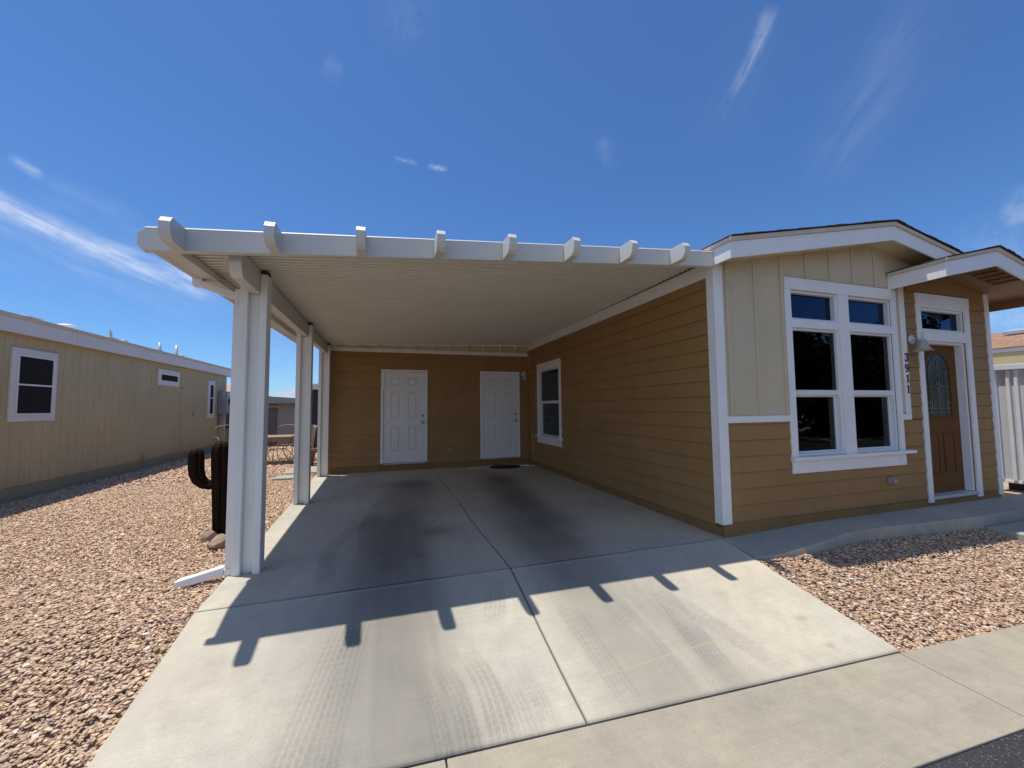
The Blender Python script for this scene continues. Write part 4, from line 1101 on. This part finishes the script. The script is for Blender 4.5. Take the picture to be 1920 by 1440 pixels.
mb.hexa([(xa, n0, rz_(xa)), (xa, 18.18, rz_(xa)), (xb, 18.18, rz_(xb)), (xb, n0, rz_(xb))], [(xa, n0, rz_(xa) + .02), (xa, 18.18, rz_(xa) + .02), (xb, 18.18, rz_(xb) + .02), (xb, n0, rz_(xb) + .02)])
xc_ = -12.6
mb.hexa([(xb - .001, n0, rz_(xb)), (xb - .001, 18.18, rz_(xb)), (xc_, 18.18, rz_(xa)), (xc_, n0, rz_(xa))], [(xb - .001, n0, rz_(xb) + .02), (xb - .001, 18.18, rz_(xb) + .02), (xc_, 18.18, rz_(xa) + .02), (xc_, n0, rz_(xa) + .02)])
mb.build('roof', M['n_roof'], NH)
mb = MB(); mb.prism([(XN - .13, 2.4), (XN - .13, 2.86), (-9.2, 3.55), (-12.5, 2.86), (-12.5, -.1), (XN - .13, -.1)], 1, 17.0, 17.2); mb.build('end_wall', M['n_wall'], NH)
def nwin(u0, u1, v0, v1, t, rail):
    W_ = thing('window', (XN, (u0 + u1) / 2, v0), None, None); W_.parent = NH; W_.location = Vector((XN, (u0 + u1) / 2, v0)) - Vector(NH.location)
    mb = MB(neigh); mb.box(u0, u0 + t, .0, .028, v0, v1); mb.box(u1 - t * .55, u1, .0, .028, v0, v1)
    mb.box(u0 + t, u1 - t * .55, .0, .027, v1 - t * .95, v1); mb.box(u0 + t, u1 - t * .55, .0, .027, v0, v0 + t * .95)
    mb.build('casing', M['n_fascia'], W_, bevel=.004)
    a, b, c, d = u0 + t + .001, u1 - t * .55 - .001, v0 + t * .95 + .001, v1 - t * .95 - .001
    mb = MB(neigh); ring(mb, a, b, c, d, .03, .0, .033)
    if rail: mb.box(a + .0305, b - .0305, .0, .031, rail - .014, rail + .014)
    mb.build('frame', M['vinyl'], W_, bevel=.003)
    mb = MB(neigh); mb.box(a + .03, b - .03, .0, .018, c + .03, d - .03); mb.build('sun_screen', M['screen'], W_)
nwin(8.405, 9.325, 1.243, 2.457, .11, 1.855); nwin(12.64, 13.745, 2.08, 2.51, .11, None); nwin(15.70, 16.22, 1.135, 2.41, .12, 1.82)
mb = MB(neigh); ring(mb, 13.91, 14.81, .255, 2.375, .045, .0, .010); mb.box(13.955, 14.765, .0, .006, .30, 2.33); mb.build('access_door', M['n_wall'], NH, bevel=.002)
mb = MB(neigh)
for z in (.5, 1.2, 2.0): mb.box(13.93, 13.98, .010, .02, z, z + .09)
each(mb, 'hinge', M['n_skirt'], NH)
mb = MB(neigh); mb.box(14.68, 14.72, .010, .03, 1.22, 1.36); mb.build('door_handle', M['n_skirt'], NH)
mb = MB(neigh)
for u_ in (14.05, 14.55): mb.box(u_, u_ + .12, .006, .016, .36, .40)
each(mb, 'door_vent', M['n_skirt'], NH)
mb = MB(neigh); mb.hexa([(12.10, .0, .16), (12.28, .0, .16), (12.28, .03, .17), (12.10, .05, .17)], [(12.12, .0, .36), (12.16, .0, .36), (12.16, .01, .36), (12.12, .01, .36)]); mb.build('vent_flap', M['n_skirt'], NH)
def on_roof(x): return rz_(x) + .018
def low_vent(u0, u1, x):
    mb = MB(); z = on_roof(x); mb.box(x - .07, x + .07, u0 + .05, u1 - .05, z - .05, z + .05); mb.box(x - .10, x + .10, u0, u1, z + .05, z + .075)
    mb.build('roof_vent', M['galv'], NH, bevel=.01)
low_vent(9.62, 9.98, -6.5); low_vent(11.9, 12.28, -6.5)
mb = MB(); mb.lathe([(.10, -.05), (.10, .03), (.135, .04), (.145, .07), (.13, .10), (.07, .118), (.005, .12)], (-6.5, 10.70, on_roof(-6.5)), 28); mb.build('round_vent', M['white'], NH, smooth=True)
for y_, h_ in ((14.27, .30), (15.24, .36)):
    mb = MB(); mb.lathe([(.11, -.06), (.10, .0), (.042, .10), (.04, h_), (.03, h_ + .001)], (-6.5, y_, on_roof(-6.5)), 16); mb.build('vent_pipe', M['galv'], NH, smooth=True)
for y_ in (12.6, 15.58):
    mb = MB(); mb.lathe([(.06, -.05), (.06, .05), (.09, .06), (.09, .09), (.02, .10)], (-6.5, y_, on_roof(-6.5)), 16); mb.build('round_vent', M['galv'], NH, smooth=True)
mb = MB(); mb.tube([(-6.55, 12.15, 3.05), (-6.55, 12.15, 3.42)], .016); mb.tube([(-6.55, 12.19, 3.05), (-6.55, 12.19, 3.36)], .03); mb.tube([(-6.5, 12.26, 3.1), (-6.55, 12.16, 3.36)], .008); mb.build('vent_mast', M['galv'], NH)
MT = thing('meter_box', (XN, 16.85, 1.25), 'grey electrical meter box with conduit on the far end of the beige house', 'meter box')
mb = MB(neigh); mb.box(16.52, 17.22, .012, .16, 1.255, 2.085); mb.build('box', M['meter'], MT, bevel=.01)
mb = MB(neigh); mb.box(16.86, 17.20, .16, .20, 1.30, 2.04); mb.build('panel_cover', M['galv'], MT, bevel=.01)
mb = MB(neigh); mb.lathe([(.10, 0), (.10, .05), (.085, .09), (.02, .10)], (17.05, .20, 1.72), 20, 1); mb.build('meter_dial', M['glass_dark'], MT, smooth=True)
mb = MB(neigh); mb.tube([(16.62, .07, 1.26), (16.62, .07, -.05)], .045, 10); mb.build('conduit', M['meter'], MT, smooth=True)

# ------------------------------------------------------------------ far backdrop seen between the posts
def fenced(): pass
G = thing('house', (-4.5, 18.5, 0), 'low grey house with a blue grey roof edge behind the patio furniture', 'house')
mb = MB(); mb.box(-7.4, -4.31, 18.5, 21, -.2, 1.66); mb.build('wall', M['grey_shade'], G)  # left half of the wall, shade put into its darker colour
mb = MB(); mb.box(-4.309, -2.0, 18.4, 21, -.2, 1.66); mb.build('wall', M['greyl'], G)  # right half of the same wall, sunlight put into its paler colour
mb = MB(); mb.hexa([(-7.6, 18.0, 1.93), (-1.8, 18.0, 1.53), (-1.8, 21.5, 1.53), (-7.6, 21.5, 1.93)], [(-7.6, 18.0, 2.17), (-1.8, 18.0, 1.73), (-1.8, 21.5, 1.73), (-7.6, 21.5, 2.17)]); mb.build('roof_edge', M['greyroof'], G)
mb = MB(); mb.box(-7.2, -2.0, 18.39, 18.399, 1.48, 1.60); mb.build('header', M['beigeh'], G)
G2 = thing('house', (-3.0, 26, 0), 'distant pale grey hipped roof house glimpsed above the grey roof edge', 'house')
mb = MB(); mb.box(-7, 1, 26, 30, -.3, 2.1); mb.build('wall', M['greyl'], G2)
mb = MB(); mb.add([(-7.4, 25.6, 2.05), (1.2, 25.6, 2.05), (1.2, 30.4, 2.05), (-7.4, 30.4, 2.05), (-4.9, 28, 2.9), (-1, 28, 2.9)], [(0, 1, 5, 4), (1, 2, 5), (2, 3, 4, 5), (3, 0, 4), (3, 2, 1, 0)]); mb.build('roof', M['greyroof'], G2)
mb = MB(); mb.box(-4.75, -4.2, 25.4, 26, 2.42, 2.72); mb.build('roof_unit', M['galv'], G2)
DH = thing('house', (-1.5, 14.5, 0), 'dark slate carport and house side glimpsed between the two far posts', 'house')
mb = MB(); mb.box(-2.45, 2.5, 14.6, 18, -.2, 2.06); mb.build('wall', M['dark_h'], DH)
mb = MB(); mb.box(-2.55, 2.6, 14.3, 18.2, 2.06, 2.24); mb.build('roof_edge', M['n_fascia'], DH)
mb = MB(); mb.box(-2.44, 2.0, 14.57, 14.599, .80, .86); mb.build('rail', M['white'], DH)
BH = thing('house', (-6.4, 22, 0), 'beige house with an orange tan roof behind the corner of the left home', 'house')
mb = MB(); mb.box(-12, -5.9, 22, 26, -.3, 1.98); mb.build('wall', M['beigeh'], BH)
mb = MB(); mb.box(-12.2, -5.6, 21.7, 21.75, 1.98, 2.25); mb.build('fascia', M['greyroof'], BH)
mb = MB(); mb.hexa([(-12.2, 21.7, 2.251), (-6.5, 21.7, 2.251), (-6.5, 26, 2.251), (-12.2, 26, 2.251)], [(-11.5, 24, 2.75), (-8.2, 24, 2.75), (-8.2, 24.1, 2.75), (-11.5, 24.1, 2.75)]); mb.build('roof', M['orange_roof'], BH)
def shrub(name, c, r, label, n=900, leaf=.05, seed=1):
    q = np.random.default_rng(seed); th = q.uniform(0, 6.283, n); ph = np.arccos(q.uniform(-.3, 1, n)); rr = q.uniform(.45, 1, n) ** .5
    bumps = 1 + .25 * np.sin(3 * th + 1) * np.sin(2 * ph)
    ctr = np.stack([np.sin(ph) * np.cos(th), np.sin(ph) * np.sin(th), np.cos(ph)], -1) * (rr * bumps)[:, None] * np.array(r)
    mb = MB()
    for p in ctr:
        a = Vector(q.normal(size=3)).normalized(); b = a.cross(Vector(q.normal(size=3))).normalized(); l = leaf * q.uniform(.6, 1.3); p = Vector(p) + Vector(c)
        mb.add([tuple(p - a * l), tuple(p + b * l * .45), tuple(p + a * l), tuple(p - b * l * .45)], [(0, 1, 2, 3)])
    return mb
BU = thing('shrub', (-6.2, 18.8, -.05), 'dark green leafy shrub at the foot of the beige wall behind the chair', 'shrub')
shrub('s', (-6.1, 18.8, .35), (.75, .5, .55), '', 1100, .08, 5).build('foliage', M['leaf'], BU, recalc=False)
mb = MB()
for a in range(4): mb.tube([(-6.1, 18.8, -.05), (-6.1 + .3 * math.cos(a * 1.6), 18.8 + .3 * math.sin(a * 1.6), .5)], [.03, .012], 6)
mb.build('stem', M['bark'], BU)

# patio set: iron mesh table and chairs
def chair():
    c = thing('patio_chair', (0, 0, 0), 'x', 'chair', 'mesh patio chairs')
    mb = MB(); w = .27
    mb.tube([(-w, .23, .42), (-w, .27, .75), (-w, .285, .90), (-w + .06, .29, .965), (0, .295, 1.0), (w - .06, .29, .965), (w, .285, .90), (w, .27, .75), (w, .23, .42)], .013, 8)
    mb.tube([(-w, .28, .86), (-.12, .287, .90), (0, .29, .91), (.12, .287, .90), (w, .28, .86)], .008, 6)
    mb.tube([(-w, .23, .42), (-w, -.25, .44), (w, -.25, .44), (w, .23, .42)], .013, 8, True); mb.build('frame', M['patio'], c, smooth=True)
    mb = MB(); mb.add([(-w, .235, .44), (w, .235, .44), (w, .283, .88), (-w, .283, .88)], [(0, 1, 2, 3)])
    mb.add([(-w, .23, .425), (w, .23, .425), (w, -.25, .445), (-w, -.25, .445)], [(0, 1, 2, 3)]); mb.build('mesh_sling', M['patio_mesh'], c, recalc=False)
    for s in (-1, 1):
        mb = MB(); x = s * w
        mb.tube([(x, .26, .66), (x, .05, .665), (x, -.20, .65), (x, -.27, .60), (x, -.26, .54), (x, -.24, .44)], .012, 8); mb.build('armrest', M['patio'], c, smooth=True)
        mb = MB(); mb.tube([(x, -.24, .44), (x * 1.02, -.20, .25), (x * 1.05, -.30, .05), (x * 1.05, -.10, .015), (x * 1.05, .20, .015), (x, .33, .04), (x, .18, .25), (x, .23, .42)], .011, 8); mb.build('leg', M['patio'], c, smooth=True)
    mb = MB(); mb.tube([(-w * 1.05, -.10, .02), (w * 1.05, -.10, .02)], .009, 6); mb.build('stretcher', M['patio'], c)
    return c
c0 = chair()
spots = [((-2.80, 13.0, -.05), 0.05, 'tan mesh patio chair behind the table, its back arch showing above the tabletop'),
         ((-2.28, 12.45, -.05), -1.25, 'tan mesh patio chair at the table end, partly hidden by the middle post'),
         ((-4.45, 13.6, -.05), .5, 'tan mesh patio chair standing alone near the beige house, left of the front post'),
         ((-3.45, 12.4, -.05), 1.4, 'tan mesh patio chair at the table end hidden mostly by the front post')]
for i, (l, a, lab) in enumerate(spots):
    c = c0 if i == 0 else copy_tree(c0)
    c.location = l; c.rotation_euler = (0, 0, a); c['label'] = lab
T_ = thing('patio_table', (-2.85, 12.2, -.05), 'tan metal mesh patio table with curled legs standing on the gravel', 'table')
mb = MB(); mb.box(-3.30, -2.42, 11.75, 12.65, .66, .69); mb.build('tabletop', M['patio'], T_, bevel=.012)
mb = MB(); mb.box(-3.24, -2.48, 11.80, 11.82, .56, .659); mb.build('apron', M['patio_mesh'], T_)
for sx, sy in ((-1, -1), (1, -1), (-1, 1), (1, 1)):
    mb = MB(); x, y = -2.86 + sx * .33, 12.2 + sy * .33
    mb.tube([(x, y, .66), (x - sx * .06, y - sy * .06, .5), (x - sx * .15, y - sy * .15, .32), (x, y, .12), (x + sx * .06, y + sy * .06, -.03), (x + sx * .09, y + sy * .09, -.045)], .012, 8)
    mb.build('leg', M['patio'], T_, smooth=True)
mb = MB(); mb.tube([(-2.86 + .2 * math.cos(a), 12.2 + .2 * math.sin(a), .32) for a in [i * math.pi / 8 for i in range(16)]], .009, 6, True); mb.build('stretcher', M['patio'], T_, smooth=True)
mb = MB(); mb.box(-2.22, -1.80, 9.18, 9.62, -.05, -.005); tag(mb.build('paver', M['paver'], bevel=.01), 'flat square concrete paver lying on the gravel by the middle post', 'paver')
mb = MB(); mb.box(-2.2, -1.40, 9.9, 10.9, -.06, -.012); tag(mb.build('paver', M['paver'], bevel=.01), 'larger pale concrete pad behind the storage room, seen between the far posts', 'paver')
PL = thing('planter', (-1.95, 11.0, -.05), 'dark terracotta planter with a pale rim between the far posts', 'planter')
mb = MB(); mb.lathe([(.16, 0), (.20, .30), (.22, .36), (.22, .40), (.19, .40), (.17, .32), (.02, .31)], (-1.95, 11.2, -.05), 24); mb.build('pot', M['terracotta'], PL, smooth=False)
mb = MB(); mb.box(-2.3, -1.5, 11.5, 11.8, .28, .36); mb.box(-2.25, -2.2, 11.5, 11.8, -.05, .28); mb.box(-1.6, -1.55, 11.5, 11.8, -.05, .28)
tag(mb.build('bench', M['terracotta'], bevel=.006), 'low dark brown bench just behind the terracotta planter', 'bench')

# ------------------------------------------------------------------ right neighbour
SH = thing('shed', (9.85, 4, 0), 'white metal shed wall with vertical battens raised off the ground at the right edge', 'shed')
mb = MB(); mb.box(9.82, 12.0, 2.2, 3.93, .12, 1.95); mb.build('wall', M['w_panel'], SH)
mb = MB(); mb.box(9.76, 9.819, 2.15, 3.98, 1.945, 2.035); mb.build('top_rail', M['white'], SH, bevel=.006)
mb = MB()
for y_ in (3.85, 3.70, 3.61, 3.46, 3.37, 3.22, 3.13): mb.box(9.79, 9.8195, y_ - .02, y_ + .022, .125, 1.944)
each(mb, 'batten', M['white'], SH, .004)
mb = MB(); mb.box(9.80, 9.8195, 2.2, 3.93, .085, .119); mb.build('base_rail', M['white'], SH)
mb = MB(); mb.box(10.1, 12.0, 2.3, 3.9, -.1, .084); mb.build('skirting', M['gap_shade'], SH)  # dark block painted as the shade under the raised wall
RH = thing('house', (13.3, 6, 0), 'pale yellow house with a tan shingle roof beyond the white shed wall', 'house')
mb = MB(); mb.box(13.35, 20.5, 2, 16, -.2, 2.30); mb.build('wall', M['yellowish'], RH)
mb = MB(); mb.box(13.02, 13.05, 1.8, 16.2, 2.25, 2.52); mb.build('eave_board', M['yellowish'], RH)
mb = MB(); mb.box(13.0, 13.05, 1.8, 16.2, 2.521, 2.60); mb.build('fascia', M['white'], RH)
mb = MB(); mb.hexa([(12.98, 1.75, 2.60), (12.98, 16.3, 2.60), (17, 16.3, 3.42), (17, 1.75, 3.42)], [(12.98, 1.75, 2.62), (12.98, 16.3, 2.62), (17, 16.3, 3.44), (17, 1.75, 3.44)])
mb.hexa([(17.001, 1.75, 3.42), (17.001, 16.3, 3.42), (21, 16.3, 2.60), (21, 1.75, 2.60)], [(17.001, 1.75, 3.44), (17.001, 16.3, 3.44), (21, 16.3, 2.62), (21, 1.75, 2.62)]); mb.build('roof', M['r_roof'], RH)
mb = MB(); mb.hexa([(15.7, 5.25, 3.2), (15.7, 5.95, 3.2), (16.2, 5.95, 3.3), (16.2, 5.25, 3.3)], [(15.7, 5.25, 3.30), (15.7, 5.95, 3.30), (16.2, 5.95, 3.40), (16.2, 5.25, 3.40)]); mb.build('roof_vent', M['galv'], RH, bevel=.01)

# trees across the street, mirrored in the front windows
def street_tree():
    t = thing('tree', (0, 0, 0), 'x', 'tree', 'trees across the street')
    q = np.random.default_rng(21); mb = MB()
    lobes = [((q.uniform(-2, 2), q.uniform(-2, 2), q.uniform(.3, 4.6)), q.uniform(1.0, 1.5)) for _ in range(32)]
    for c_, r_ in lobes:
        for _ in range(380):
            d = Vector(q.normal(size=3)).normalized(); p = Vector(c_) + d * r_ * q.uniform(.45, 1)
            a = Vector(q.normal(size=3)).normalized(); b = a.cross(Vector(q.normal(size=3))).normalized(); l = q.uniform(.10, .2)
            mb.add([tuple(p - a * l), tuple(p + b * l * .5), tuple(p + a * l), tuple(p - b * l * .5)], [(0, 1, 2, 3)])
    mb.build('crown', M['leaf_dull'], t, recalc=False)
    mb = MB(); mb.tube([(0, 0, -.35), (.05, .02, 1.5), (-.05, .1, 3.2), (.1, 0, 5)], [.22, .17, .13, .05], 10)
    for c_, r_ in lobes[:7]: mb.tube([(0, .05, 2.2), (c_[0] * .5, c_[1] * .5, 3.0), c_], [.09, .06, .02], 7)
    mb.build('trunk', M['bark'], t, smooth=True); return t
t0_ = street_tree()
for i, (x_, y_, a_, sc_, lab) in enumerate([(9.0, -9.0, 0, .92, 'leafy tree across the street, opposite the front window'), (13.6, -8.8, 2, .96, 'broad leafy tree across the street, second along'),
        (18.2, -9, 4, 1.02, 'tall leafy tree across the street, third along'), (23.2, -9, 1, 1.1, 'leafy tree across the street, next to last'), (28.5, -9.3, 3, 1.2, 'largest leafy tree at the far end across the street')]):
    c_ = t0_ if i == 0 else copy_tree(t0_)
    c_.location = (x_, y_, -.3); c_.rotation_euler = (0, 0, a_); c_.scale = (sc_,) * 3; c_['label'] = lab

# ------------------------------------------------------------------ sky, sun, camera
to_sun = Vector((-.221, .112, 1)).normalized()
elev = math.asin(to_sun.z); az = math.atan2(to_sun.x, to_sun.y)
w = bpy.data.worlds.new('World'); S.world = w; w.use_nodes = True; nt = w.node_tree
bg = nt.nodes['Background']; sk = N(nt, 'ShaderNodeTexSky'); sk.sky_type = 'NISHITA'; sk.sun_disc = False
sk.sun_elevation = elev; sk.sun_rotation = az; sk.altitude = 600; sk.air_density = 1.0; sk.dust_density = .35; sk.ozone_density = 2.2
bg.inputs['Strength'].default_value = .13
tc = N(nt, 'ShaderNodeTexCoord'); D0 = tc.outputs['Generated']
def vm(op, a, b=None, out=0):
    n = N(nt, 'ShaderNodeVectorMath', operation=op)
    for s_, v in zip(n.inputs, (a, b)):
        if v is None: continue
        if hasattr(v, 'links'): nt.links.new(v, s_)
        else: s_.default_value = v
    return n.outputs['Value'] if op in ('DOT_PRODUCT', 'LENGTH') else n.outputs[0]
def mt(op, a, b=None, clamp=False):
    n = N(nt, 'ShaderNodeMath', operation=op); n.use_clamp = clamp
    for s_, v in zip(n.inputs, (a, b)):
        if v is None: continue
        if hasattr(v, 'links'): nt.links.new(v, s_)
        else: s_.default_value = v
    return n.outputs[0]
CLOUDS = [   # thin cirrus streaks: two sky directions, angular half width, density
    ((-0.5756, 0.7544, 0.3156), (-0.495, 0.8214, 0.2831), 0.0181, 0.90),
    ((-0.5315, 0.7948, 0.2931), (-0.4035, 0.8753, 0.2664), 0.0169, 0.80),
    ((-0.4643, 0.8428, 0.2723), (-0.3325, 0.9126, 0.2379), 0.0257, 0.75),
    ((-0.5854, 0.754, 0.2981), (-0.3169, 0.9213, 0.2252), 0.0542, 0.20),
    ((-0.5319, 0.757, 0.3796), (-0.5113, 0.7776, 0.3659), 0.0073, 0.35),
    ((-0.5116, 0.7781, 0.3644), (-0.4215, 0.8411, 0.339), 0.0141, 0.08),
    ((-0.1195, 0.7601, 0.6388), (-0.0886, 0.7697, 0.6322), 0.0200, 0.08),
    ((0.0125, 0.8452, 0.5344), (0.0547, 0.8452, 0.5316), 0.0035, 0.30),
    ((0.0841, 0.8426, 0.5319), (0.1188, 0.8412, 0.5276), 0.0045, 0.60),
    ((0.6025, 0.4519, 0.6579), (0.6092, 0.4805, 0.6308), 0.0101, 0.32),
    ((0.6072, 0.4651, 0.6442), (0.61, 0.5389, 0.5809), 0.0095, 0.28),
    ((0.6033, 0.4596, 0.6518), (0.6055, 0.5941, 0.5296), 0.0439, 0.03),
    ((0.7284, 0.3297, 0.6006), (0.7707, 0.4822, 0.4165), 0.0435, 0.07),
    ((0.7376, 0.3109, 0.5994), (0.7575, 0.4035, 0.5131), 0.0568, 0.03),
    ((0.8983, 0.3296, 0.2905), (0.912, 0.2933, 0.2868), 0.0176, 0.30),
    ((0.8944, 0.3215, 0.3109), (0.905, 0.2895, 0.3116), 0.0111, 0.14),
    ((0.4228, 0.6999, 0.5757), (0.4633, 0.7156, 0.5228), 0.0137, 0.07),
    ((-0.03, 0.6977, 0.7158), (0.0719, 0.6904, 0.7199), 0.0579, 0.04),
    ((0.8866, 0.3725, 0.274), (0.9281, 0.3028, 0.2166), 0.0332, 0.10),
    ((-0.2278, 0.9468, 0.2272), (-0.1247, 0.9922, 0.0088), 0.0719, 0.10),
    ((0.9174, 0.3679, 0.1517), (0.9418, 0.3127, 0.1236), 0.0250, 0.25),
]

tint = N(nt, 'ShaderNodeMix'); tint.data_type = 'RGBA'; tint.blend_type = 'MULTIPLY'; tint.inputs['Factor'].default_value = 1
nt.links.new(sk.outputs['Color'], tint.inputs['A']); tint.inputs['B'].default_value = (.50, .76, 1.07, 1)
col = tint.outputs['Result']; FILL_AMT = .50
def nz(scale, det, rough, sx=(1, 1, 1)):
    mp = N(nt, 'ShaderNodeMapping'); mp.inputs['Scale'].default_value = sx; nt.links.new(D0, mp.inputs['Vector'])
    n = N(nt, 'ShaderNodeTexNoise'); n.inputs['Scale'].default_value = scale; n.inputs['Detail'].default_value = det; n.inputs['Roughness'].default_value = rough
    nt.links.new(mp.outputs[0], n.inputs['Vector']); return n.outputs['Fac']
wob = nz(9, 4, .6); fib = nz(38, 6, .68)
def aligned(p, q, seed):
    """noise stretched along one streak direction of the sky"""
    p = Vector(p).normalized(); q = Vector(q).normalized(); e = (q - p).normalized(); nn = p.cross(q).normalized()
    c = N(nt, 'ShaderNodeCombineXYZ'); nt.links.new(mt('MULTIPLY', vm('DOT_PRODUCT', D0, tuple(e)), 9.), c.inputs[0]); nt.links.new(mt('MULTIPLY', vm('DOT_PRODUCT', D0, tuple(nn)), 55.), c.inputs[1]); c.inputs[2].default_value = seed
    n = N(nt, 'ShaderNodeTexNoise'); n.inputs['Scale'].default_value = 1; n.inputs['Detail'].default_value = 5; n.inputs['Roughness'].default_value = .62; n.inputs['Distortion'].default_value = .4
    nt.links.new(c.outputs[0], n.inputs['Vector']); return mt('MULTIPLY', mt('SUBTRACT', n.outputs['Fac'], .28, True), 2.2, True)
FIB = [aligned(*CLOUDS[0][:2], 3.), aligned(*CLOUDS[10][:2], 8.), mt('MULTIPLY', mt('SUBTRACT', fib, .32, True), 2.6, True)]
dens = None
for ci, (p, q, hw, amt) in enumerate(CLOUDS):
    fi = FIB[0 if ci < 6 else 1 if ci in (9, 10, 11, 12, 13) else 2]
    p = Vector(p).normalized(); q = Vector(q).normalized(); L = (q - p).length; e = (q - p).normalized(); nn = p.cross(q).normalized()
    t = mt('DIVIDE', vm('DOT_PRODUCT', vm('SUBTRACT', D0, tuple(p)), tuple(e)), L)
    ends = mt('MULTIPLY', mt('MULTIPLY', mt('ADD', t, .15), 2.6, True), mt('MULTIPLY', mt('SUBTRACT', 1.15, t), 2.6, True))
    d = mt('ADD', vm('DOT_PRODUCT', D0, tuple(nn)), mt('MULTIPLY', mt('SUBTRACT', wob, .5), hw * 2.2))
    g = mt('POWER', 2.718, mt('MULTIPLY', mt('POWER', mt('DIVIDE', d, hw), 2.), -1.))
    front_ = mt('GREATER_THAN', vm('DOT_PRODUCT', D0, tuple(p)), .3)
    m = mt('MULTIPLY', mt('MULTIPLY', mt('MULTIPLY', g, ends), fi), mt('MULTIPLY', front_, amt))
    dens = m if dens is None else mt('MAXIMUM', dens, m)
# unseen bright sky patch added behind the camera as fill for front faces
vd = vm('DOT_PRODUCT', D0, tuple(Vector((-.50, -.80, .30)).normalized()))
sky_fill = mt('MULTIPLY', mt('MULTIPLY', mt('SUBTRACT', vd, .35), 2.2, True), mt('MULTIPLY', mt('SUBTRACT', nz(3.2, 6, .6), .30, True), 2.6, True))
dens = mt('MAXIMUM', dens, mt('MULTIPLY', sky_fill, FILL_AMT))
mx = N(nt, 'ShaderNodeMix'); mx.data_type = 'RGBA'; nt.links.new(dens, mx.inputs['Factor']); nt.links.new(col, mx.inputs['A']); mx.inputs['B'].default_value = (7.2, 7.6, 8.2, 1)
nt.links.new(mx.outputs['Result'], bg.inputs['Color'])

sun = bpy.data.lights.new('sun', 'SUN'); sun.energy = 4.5; sun.angle = R(.53); sun.color = (1, .955, .88)
so = bpy.data.objects.new('sun', sun); COL.objects.link(so); so.rotation_euler = to_sun.to_track_quat('Z', 'Y').to_euler(); so.location = (0, 0, 30)

cam = bpy.data.cameras.new('camera'); cam.sensor_width = 36; cam.lens = 36 * 735.5 / 1920; cam.clip_end = 3000; cam.clip_start = .05
co = bpy.data.objects.new('camera', cam); COL.objects.link(co)
yw, pt, rl = R(17.643), R(3.416), R(.5435)
f = Vector((math.sin(yw) * math.cos(pt), math.cos(yw) * math.cos(pt), math.sin(pt))); r = Vector((math.cos(yw), -math.sin(yw), 0)); u = r.cross(f)
r2 = math.cos(rl) * r - math.sin(rl) * u; u2 = math.sin(rl) * r + math.cos(rl) * u
co.matrix_world = Matrix(((r2.x, u2.x, -f.x, 0), (r2.y, u2.y, -f.y, 0), (r2.z, u2.z, -f.z, 1.4), (0, 0, 0, 1)))
S.camera = co
S.view_settings.view_transform = 'Standard'; S.view_settings.look = 'None'; S.view_settings.exposure = 0.; S.view_settings.gamma = 1
S.render.engine = 'CYCLES'; S.cycles.max_bounces = 8; S.cycles.transparent_max_bounces = 16
S.cycles.use_denoising = True
